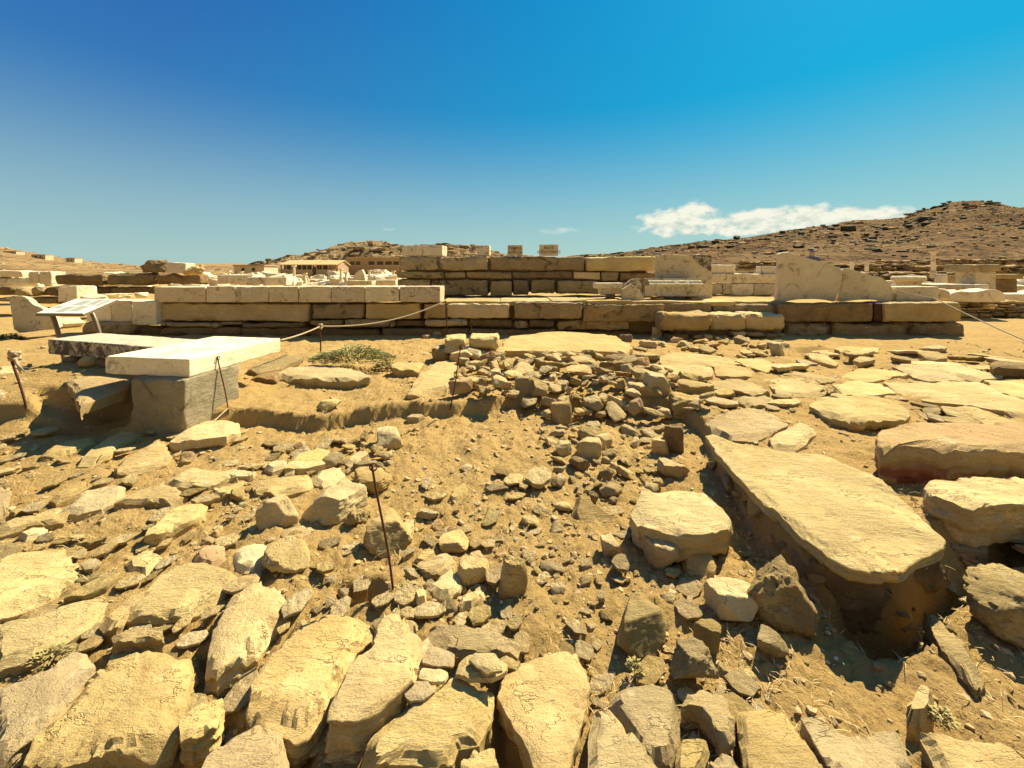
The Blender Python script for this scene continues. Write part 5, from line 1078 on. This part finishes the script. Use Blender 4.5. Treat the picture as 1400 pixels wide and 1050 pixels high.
far_block('rounded long marble block lying behind the broken marble lid', 1276, 1354, 388.5, 396, 14.5, 'marble', r=.06)
far_block('bright marble block at the right edge, right of the dry-stone stack', 1376, 1430, 402, 411, 13.6, 'marble')
far_block('small upright marble pillar behind the lone column foot', 1287, 1296, 374.5, 388, 17, 'marble', cat='marble pillar', name='marble_pillar')
far_block('marble block with brown face right of the small pillar', 1297, 1318, 377, 388, 18, 'wall')
for i, (cx, yt, yb, Y, lb) in enumerate(((1166.5, 358, 371, 36, 'thin pale door jamb standing left in the ruins at the hill foot'), (1187, 358.5, 371, 36, 'thin pale door jamb right of its twin in the ruins at the hill foot'))):
    far_block(lb, cx - 1.3, cx + 1.3, yt, yb, Y, 'marble', 'door jamb', 'door_jamb')
k = 0
for (x0, x1, yt, yb, Y, lb) in ((1120, 1250, 361, 372, 44, 'dark ruined house wall at the hill foot behind the leaning slab'), (1250, 1420, 363, 376, 42, 'dark ruined wall at the hill foot reaching the right edge'), (1180, 1330, 372, 386, 30, 'low dark ruined wall behind the round altar'), (1200, 1290, 356, 362, 52, 'terrace wall higher on the hill behind the column'), (1290, 1420, 354, 361, 55, 'upper dark terrace wall near the right edge'), (1010, 1120, 357, 366, 50, 'low ruined wall behind the leaning slab and the low marble wall')):
    e, b = wall('ruined_wall', lb, (x0 + x1) / 2, Y); rows = []; y = yt
    while y < yb:
        h_ = rs_.uniform(2.2, 3.6); x = x0 + rs_.uniform(0, 14)
        while x < x1 - rs_.uniform(0, 12):
            wd = rs_.uniform(7, 20); rows.append('%f,%f,%f,%f,%f' % (x, x + wd, y + rs_.uniform(0, .8), y + h_ + .3, rs_.uniform(-.3, .3))); x += wd
        y += h_
    blk(e, b, ';'.join(rows[:60]), Y, 'dark', 1.4, 'stone', r=.12, warp=.2, rough=.06)
for i in range(9):   # broken column stubs in the far marble field
    cx = [313, 330, 402, 417, 466, 473, 505, 520, 538][i]; yt = [370, 371, 363, 373, 367, 372, 369, 371, 370][i]; Y = [40, 40, 46, 33, 40, 34, 42, 38, 36][i]
    lbs = ['left one of two thin stubs near the low flat building', 'right one of two thin stubs near the low flat building', 'tallest column stub, in front of the porch building', 'short stub right of the tallest one', 'stub left of the sail-like fragment with a narrow neck', 'low stub beside the narrow-necked one', 'stub under the left windows of the museum', 'stub under the middle windows of the museum', 'stub closest to the upper wall']
    column('marble ' + lbs[i], cx, yt, 383 if Y < 38 else 380, 3.4, Y, 'column_stub', 'marble', 'column stub')
rs = random.Random(9); n = 0
VAR = [mesh('marble_piece', *box_arrays(1, .7, .6, 900 + k, .12, .09, 2, .03, .12), 'marble', 45) for k in range(5)] + [mesh('marble_piece', *rock_arrays(1, .8, .7, 700 + k, 3, 8, .07), 'marble', 40) for k in range(5)]
GOOD = [('far marble field left of the upper wall', 270, 545, 34, 85, 150), ('far field between the leaning slab and the right edge', 1180, 1420, 15, 40, 50), ('far left field beyond the weathered wall', -40, 270, 22, 60, 50)]
PIECES = []
for gi, (lb, x0, x1, Y0, Y1, cnt) in enumerate(GOOD):
    for i in range(cnt):
        Y = rs.uniform(Y0, Y1); cx = rs.uniform(x0, x1); X = u_(cx) * Y; s = rs.uniform(.4, 1.25) * (1 + Y / 45)
        zz = float(gmac(np.array(X), np.array(Y)))
        if H - (HY - 0) * 0 - (zz + s * .6) < -.3: continue
        o = link('marble_piece', VAR[rs.randrange(10)], (X, Y, zz - .03), rot=(rs.uniform(-.15, .15), rs.uniform(-.15, .15), rs.uniform(-.7, .7)), scale=(s, s, s * rs.uniform(.5, 1)))
        PIECES.append((gi, o)); tag(o, 'one of the many broken marble pieces strewn over the ' + lb, 'marble piece', 'broken marble strewn over the ' + lb)
# ---------------------------------------------------------------- loose rubble
INFO = [(W.mean(0), W) for W in FOOT]
CX = np.array([c[0] for c, _ in INFO]); CY = np.array([c[1] for c, _ in INFO]); RR = np.array([np.hypot(*(W - c).T).max() for c, W in INFO])
def blocked(X, Y, r):
    for k in np.where((X - CX) ** 2 + (Y - CY) ** 2 < (RR + r) ** 2)[0]:
        if sdp(np.array([X]), np.array([Y]), INFO[k][1])[0] > -r * .55: return True
    return False
MATS = ['slab', 'pale', 'grey', 'slab', 'pale', 'slab', 'rose', 'pale']
ROCKS = []
for k in range(28):
    V, Fc = rock_arrays(1, random.Random(k).uniform(.6, .95), random.Random(k + 50).uniform(.32, .78), 1000 + k, 3 if k % 2 else 4, 6 + k % 6, .05); ROCKS.append(mesh('loose_stone', V, Fc, MATS[k % 8], 38))
# (region in the photo, stone width in photo px, how many, label)
REG = [('620,492 690,499 860,500 960,520 965,565 900,580 760,578 700,560 625,545', 15, 40, 170, 'stone heaped on the rubble bank before the flagged area', .03, .16),
       ('740,585 900,580 930,640 900,690 820,690 745,650', 12, 38, 72, 'stone scattered at the foot of the rubble bank', .0, .0),
       ('330,640 400,615 520,600 545,640 500,700 420,660 340,690 310,720', 12, 32, 38, 'stone packed in the ridge of rubble left of the rusty post', .0, .03),
       ('560,700 780,690 800,800 760,850 600,840 545,790', 10, 34, 58, 'stone lying in the valley between the two posts and the triangular rock', 0, 0),
       ('760,770 900,790 960,900 1060,930 940,930 820,900 740,870', 8, 30, 32, 'stone on the slope above the bottom slabs', 0, 0),
       ('870,455 1090,470 1075,492 1000,492 900,480', 9, 24, 34, 'stone tumbled before the projecting stone buttress', 0, .03),
       ('0,640 340,600 330,640 250,680 130,760 0,750', 8, 22, 26, 'small stone lying among the flat stones at left', 0, 0),
       ('1060,880 1240,905 1400,930 1380,1000 1220,990 1080,950', 6, 16, 14, 'small stone on the bare slope below the dark pit', 0, 0),
       ('975,640 1000,650 1100,740 1190,800 1260,840 1210,875 1130,850 1080,780 1000,700', 10, 36, 30, 'stone lying in the trench along the giant slab', -.01, 0),
       ('1230,800 1330,740 1430,740 1430,850 1280,875', 14, 46, 16, 'stone lying in the pit under the right-hand blocks', -.012, 0),
       ('230,740 330,720 460,760 480,830 380,850 300,790 240,780', 9, 24, 20, 'small stone jammed between the boulders at left', 0, 0)]
rr_ = random.Random(77); placed = []
ORD = 'first second third fourth fifth sixth seventh eighth ninth tenth eleventh twelfth thirteenth fourteenth fifteenth sixteenth seventeenth eighteenth nineteenth'.split()
SHORT = ['rubble bank', 'stones below the rubble bank', 'left rubble ridge', 'valley rubble', 'slope above the bottom slabs', 'rubble before the buttress', 'stones among the left flats', 'bare slope under the pit', 'trench along the giant slab', 'pit under the right blocks', 'stones between the left boulders']
TONE = {'schist': 'ochre', 'pale_stone': 'pale', 'grey_schist': 'grey', 'rosy_schist': 'rosy', 'dark_gneiss': 'dark', 'weathered_marble': 'white', 'veined_marble': 'veined'}
def rank_labels(objs, where, per, noun):
    objs = sorted(objs, key=lambda o: o.location.y); rows = [objs[i:i + per] for i in range(0, len(objs), per)]
    for i, row in enumerate(rows):
        for j, o in enumerate(sorted(row, key=lambda o: o.location.x / o.location.y)):
            o['label'] = '%s %s, %s from left, %s row of the %s' % (TONE[o.data.materials[0].name], noun, ORD[j], ORD[i] if i else "nearest", where)
REGO = []
for pl, w0, w1, cnt, lb, zl, zh in REG:
    PP = pts(pl); xa, xb = min(p[0] for p in PP), max(p[0] for p in PP); ya, yb = min(p[1] for p in PP), max(p[1] for p in PP); got = tries = 0
    while got < cnt and tries < cnt * 30:
        tries += 1; x, y = rr_.uniform(xa, xb), rr_.uniform(ya, yb)
        if sdp(np.array([x]), np.array([y]), PP)[0] < 0: continue
        X, Y, g = hit(x, y, True); wd = (w0 + (w1 - w0) * rr_.random() ** 1.5) * Y / F
        if zl >= 0 and blocked(X, Y, wd / 2): continue
        if any((X - a) ** 2 + (Y - b_) ** 2 < ((wd + c) * (.34 if zh else .5)) ** 2 for a, b_, c in placed): continue
        placed.append((X, Y, wd)); got += 1
        o = link('rubble_stone' if zh > .1 or w1 == 38 and cnt == 72 else 'loose_stone', ROCKS[rr_.randrange(28)], (X, Y, g + wd * .12 + rr_.uniform(zl, zh)), rot=(rr_.uniform(-.35, .35), rr_.uniform(-.35, .35), rr_.uniform(0, 6.28)), scale=(wd * rr_.uniform(.85, 1.3), wd, wd * rr_.uniform(.55, .95)))
        tag(o, lb, 'loose stone', lb.replace('stone', 'stones', 1)); REGO.append((REG.index((pl, w0, w1, cnt, lb, zl, zh)), o))
SV = []
for k in range(16):
    q = random.Random(300 + k); nn = q.choice((5, 6, 6, 7)); asp = q.uniform(.45, .85)
    pl_ = [(math.cos(a) * .5 * q.uniform(.8, 1.1), math.sin(a) * .5 * asp * q.uniform(.8, 1.1)) for a in [6.283 * (i + q.uniform(-.28, .28)) / nn for i in range(nn)]]
    V, Fc, c = slab_arrays(pl_, lambda X, Y: X * 0, q.uniform(.10, .24), 400 + k, 3.3, 62, .014, 0, .6, .01, .02); V[:, 2] -= V[:, 2].min()
    SV.append(mesh('flat_piece', V, Fc, MATS[k % 8] if k % 8 != 6 else 'slab', 38))
REG2 = [('-20,600 330,590 470,610 560,640 500,720 460,800 330,780 200,760 0,740', 20, 46, 36, 'flat fragment bedded in the earth of the left field', 0, 0),
        ('-20,735 230,745 340,800 270,880 120,900 0,930', 24, 70, 44, 'flat fragment between the big lower left slabs', 0, 0),
        ('400,830 480,800 700,840 860,880 1010,925 1090,1050 0,1050 200,880', 24, 62, 44, 'flat fragment between the bottom slabs', -.02, .0),
        ('860,480 1400,480 1400,600 1100,560 980,560', 22, 60, 36, 'flat fragment filling in between the flags', 0, 0),
        ('560,660 900,660 1000,860 900,900 560,850', 20, 48, 22, 'flat fragment in the middle valley', 0, 0)]
SH2 = ['left field', 'gaps between lower left slabs', 'gaps between bottom slabs', 'paving', 'middle valley']
for ri, (pl, w0, w1, cnt, lb, zl, zh) in enumerate(REG2):
    PP = pts(pl); xa, xb = min(p[0] for p in PP), max(p[0] for p in PP); ya, yb = min(p[1] for p in PP), max(p[1] for p in PP); got = tries = 0; objs = []
    while got < cnt and tries < cnt * 30:
        tries += 1; x, y = rr_.uniform(xa, xb), rr_.uniform(ya, yb)
        if sdp(np.array([x]), np.array([y]), PP)[0] < 0: continue
        X, Y, g = hit(x, y, True); wd = (w0 + (w1 - w0) * rr_.random()) * Y / F
        if blocked(X, Y, wd * .22) or any((X - a) ** 2 + (Y - b_) ** 2 < ((wd + c) * .31) ** 2 for a, b_, c in placed): continue
        placed.append((X, Y, wd)); got += 1
        o = link('flat_fragment', SV[rr_.randrange(16)], (X, Y, g - wd * .03 + rr_.uniform(0, .03)), rot=(rr_.uniform(-.12, .12), rr_.uniform(-.12, .12), rr_.uniform(0, 6.28)), scale=(wd, wd, wd * rr_.uniform(.6, 1.0)))
        tag(o, lb, 'flat fragment', lb.replace('fragment', 'fragments', 1)); objs.append(o)
    rank_labels(objs, SH2[ri], 9, 'fragment')
for k in range(len(REG)): rank_labels([o for i, o in REGO if i == k], SHORT[k], 12, 'stone')
for k, (wh, per) in enumerate((('field behind the marble row', 18), ('far field at right', 12), ('far left field', 14))):
    rank_labels([o for i, o in PIECES if i == k], wh, per, 'marble piece')
# pebbles and chips nobody could count
PB = [rock_arrays(1, .8, .45, 2000 + k, 1, 6, .05) for k in range(10)]
def chips(name, label, n, box_, smin, smax, seed, mat, avoid=True):
    rs = np.random.RandomState(seed); parts = []
    Y = np.exp(rs.uniform(math.log(box_[2]), math.log(box_[3]), n)); X = (rs.uniform(box_[0], box_[1], n) - 700) / F * Y
    den = fbm(X * 1.7, Y * 1.7, seed, 3) ; keep = den > rs.uniform(-.45, .35, n); X, Y = X[keep], Y[keep]; Z = gmac(X, Y)
    Z = Z + fbm(X * 3.5, Y * 3.5, 8.1, 5, .55) * .05 * (1 - sm(6, 30, Y))
    for x, y, z in zip(X, Y, Z):
        s = (smin + (smax - smin) * rs.rand() ** 3) * (.6 + .2 * y); V, Fc = PB[rs.randint(10)]
        V = rotv(V, rs.uniform(-.4, .4), rs.uniform(-.4, .4), rs.uniform(0, 6.3)) * s; parts.append((V + np.array([x, y, z + s * .12]), Fc))
    V, Fc = merge(parts); o = link(name, mesh(name, V, Fc, mat, 30)); tag(o, label, 'chips', kind='stuff')
chips('stone_chips', 'small pale stone chips littering the earth', 4200, (-40, 1440, 1.05, 8), .010, .05, 1, 'pebble')
chips('stone_chips', 'brown stone crumbs littering the earth', 3200, (-40, 1440, 1.05, 8), .008, .04, 2, 'grey')
chips('stone_chips', 'whitish stone crumbs littering the earth', 900, (-40, 1440, 1.05, 8), .008, .03, 3, 'marble')
chips('stone_chips', 'dense broken chips down the middle valley', 2400, (560, 1080, 1.6, 5.2), .010, .05, 4, 'pebble')
chips('stone_chips', 'dense broken chips between the left slabs', 2400, (-40, 620, 1.2, 3.6), .008, .04, 5, 'pebble')
def straws(name, label, n, seed, reg):
    rs = np.random.RandomState(seed); parts = []
    for _ in range(n):
        Y = math.exp(rs.uniform(math.log(1.2), math.log(5.5))); X = (rs.uniform(*reg) - 700) / F * Y
        if fbm(X * 1.9 + 4, Y * 1.9, 5.0, 3) < rs.uniform(-.1, .3): continue
        g = float(gmac(np.array(X), np.array(Y))) + .008 + .05 * float(fbm(np.array(X * 3.5), np.array(Y * 3.5), 8.1, 5, .55)); a = rs.uniform(0, 6.28); l = rs.uniform(.02, .075); k = rs.uniform(.1, .9)
        d = np.array([math.cos(a), math.sin(a), k]); p0 = np.array([X, Y, g]); s_ = np.array([-math.sin(a), math.cos(a), 0]) * .0013
        p1 = p0 + d * l * .5; p2 = p0 + np.array([math.cos(a) * l, math.sin(a) * l, k * l * .55])
        parts.append((np.array([p0 - s_, p0 + s_, p1 + s_, p1 - s_, p2 + s_ * .4, p2 - s_ * .4]) + np.array([0, 0, .001]), [[0, 1, 2, 3], [3, 2, 4, 5]]))
    V, Fc = merge(parts); tag(link(name, mesh(name, V, Fc, 'straw', 0, False)), label, 'dry grass', kind='stuff')
MAT['straw'] = plain('dry_straw', (.56,.42,.20), .9)
straws('dry_grass', 'dry straw stalks caught between the stones', 9000, 21, (-40, 1440))
# ---------------------------------------------------------------- plants
def plant(name, label, cx, yb, wpx, hpx, n, mats, seed, leaf=.05, Yo=None, zo=None, cat='plant'):
    X, Y, g = hit(cx, yb)
    if Yo: Y = Yo; X = u_(cx) * Y
    if zo is not None: g = zo
    wd = wpx * Y / F; hh = hpx * Y / F; rs = np.random.RandomState(seed); e = empty(name, (X, Y, g), label, cat); groups = [[] for _ in mats]
    stems = []
    for i in range(n):
        a = rs.uniform(0, 6.28); r = rs.rand() ** .5; cl = .55 + .45 * vn(a * 2, r * 3, seed)
        p = np.array([math.cos(a) * r * wd / 2, math.sin(a) * r * wd * .28, hh * (1 - r * r) * rs.uniform(.35, 1.0) * (.6 + .5 * cl)])
        d = np.array([math.cos(a), math.sin(a), rs.uniform(-.2, .9)]); d /= np.linalg.norm(d); sd__ = np.cross(d, [0, 0, 1]); sd__ /= max(1e-6, np.linalg.norm(sd__)); l = leaf * rs.uniform(.6, 1.3); up_ = np.cross(sd__, d)
        V = np.array([p, p + d * l * .5 + sd__ * l * .22 + up_ * .004, p + d * l, p + d * l * .5 - sd__ * l * .22 + up_ * .004, p + d * l * .5 - up_ * l * .08])
        groups[rs.randint(len(mats))].append((V, [[0, 1, 3], [1, 2, 3], [0, 4, 1], [0, 3, 4], [4, 2, 1], [4, 3, 2]]))
        if i % 14 == 0: stems.append(tube_arrays([np.zeros(3) + p * np.array([.5, .5, 0]), p], .003, 4))
    for gset, m in zip(groups, mats):
        if gset: V, Fc = merge(gset); link('foliage', mesh('foliage', V, Fc, m, 0, False), parent=e)
    V, Fc = merge(stems); link('stem', mesh('stem', V, Fc, 'leafdry', 0), parent=e)
plant('succulent_plant', 'grey-green succulent shrub spreading over the long lying block', 482, 507, 112, 21, 1500, ['leaf', 'leaf', 'leafdry'], 1, .055, zo=.30)
plant('succulent_plant', 'small spill of the same succulent down the right end of the block', 528, 505, 34, 14, 260, ['leaf', 'leafdry'], 2, .05)
plant('weed', 'tiny dark weed alone on the bare earth plateau', 735, 471, 12, 9, 90, ['leafdark', 'leaf'], 3, .05)
plant('weed', 'low dark weed on the ground at the far left edge', 10, 465, 34, 9, 220, ['leaf', 'leafdark'], 4, .08)
plant('dry_tuft', 'dry twiggy tuft between the flags in the middle of the paving', 1135, 541, 26, 14, 120, ['leafdry'], 5, .045)
plant('dry_tuft', 'dry grass tuft below the cube-shaped rock', 868, 918, 18, 18, 70, ['leafdry'], 6, .02)
plant('dry_tuft', 'dry grass tuft beside the split white-topped stone', 1288, 990, 26, 20, 110, ['leafdry'], 7, .022)
plant('dry_tuft', 'dry grass tuft in the crevice left of the rust-flecked slab', 70, 905, 50, 18, 140, ['leafdry'], 8, .022)
plant('dry_tuft', 'dry grass tuft at the foot of the tall rusty post', 560, 812, 34, 16, 120, ['leafdry'], 9, .022)
print('objects', len(D.objects), 'faces', sum(len(m.polygons) for m in D.meshes))
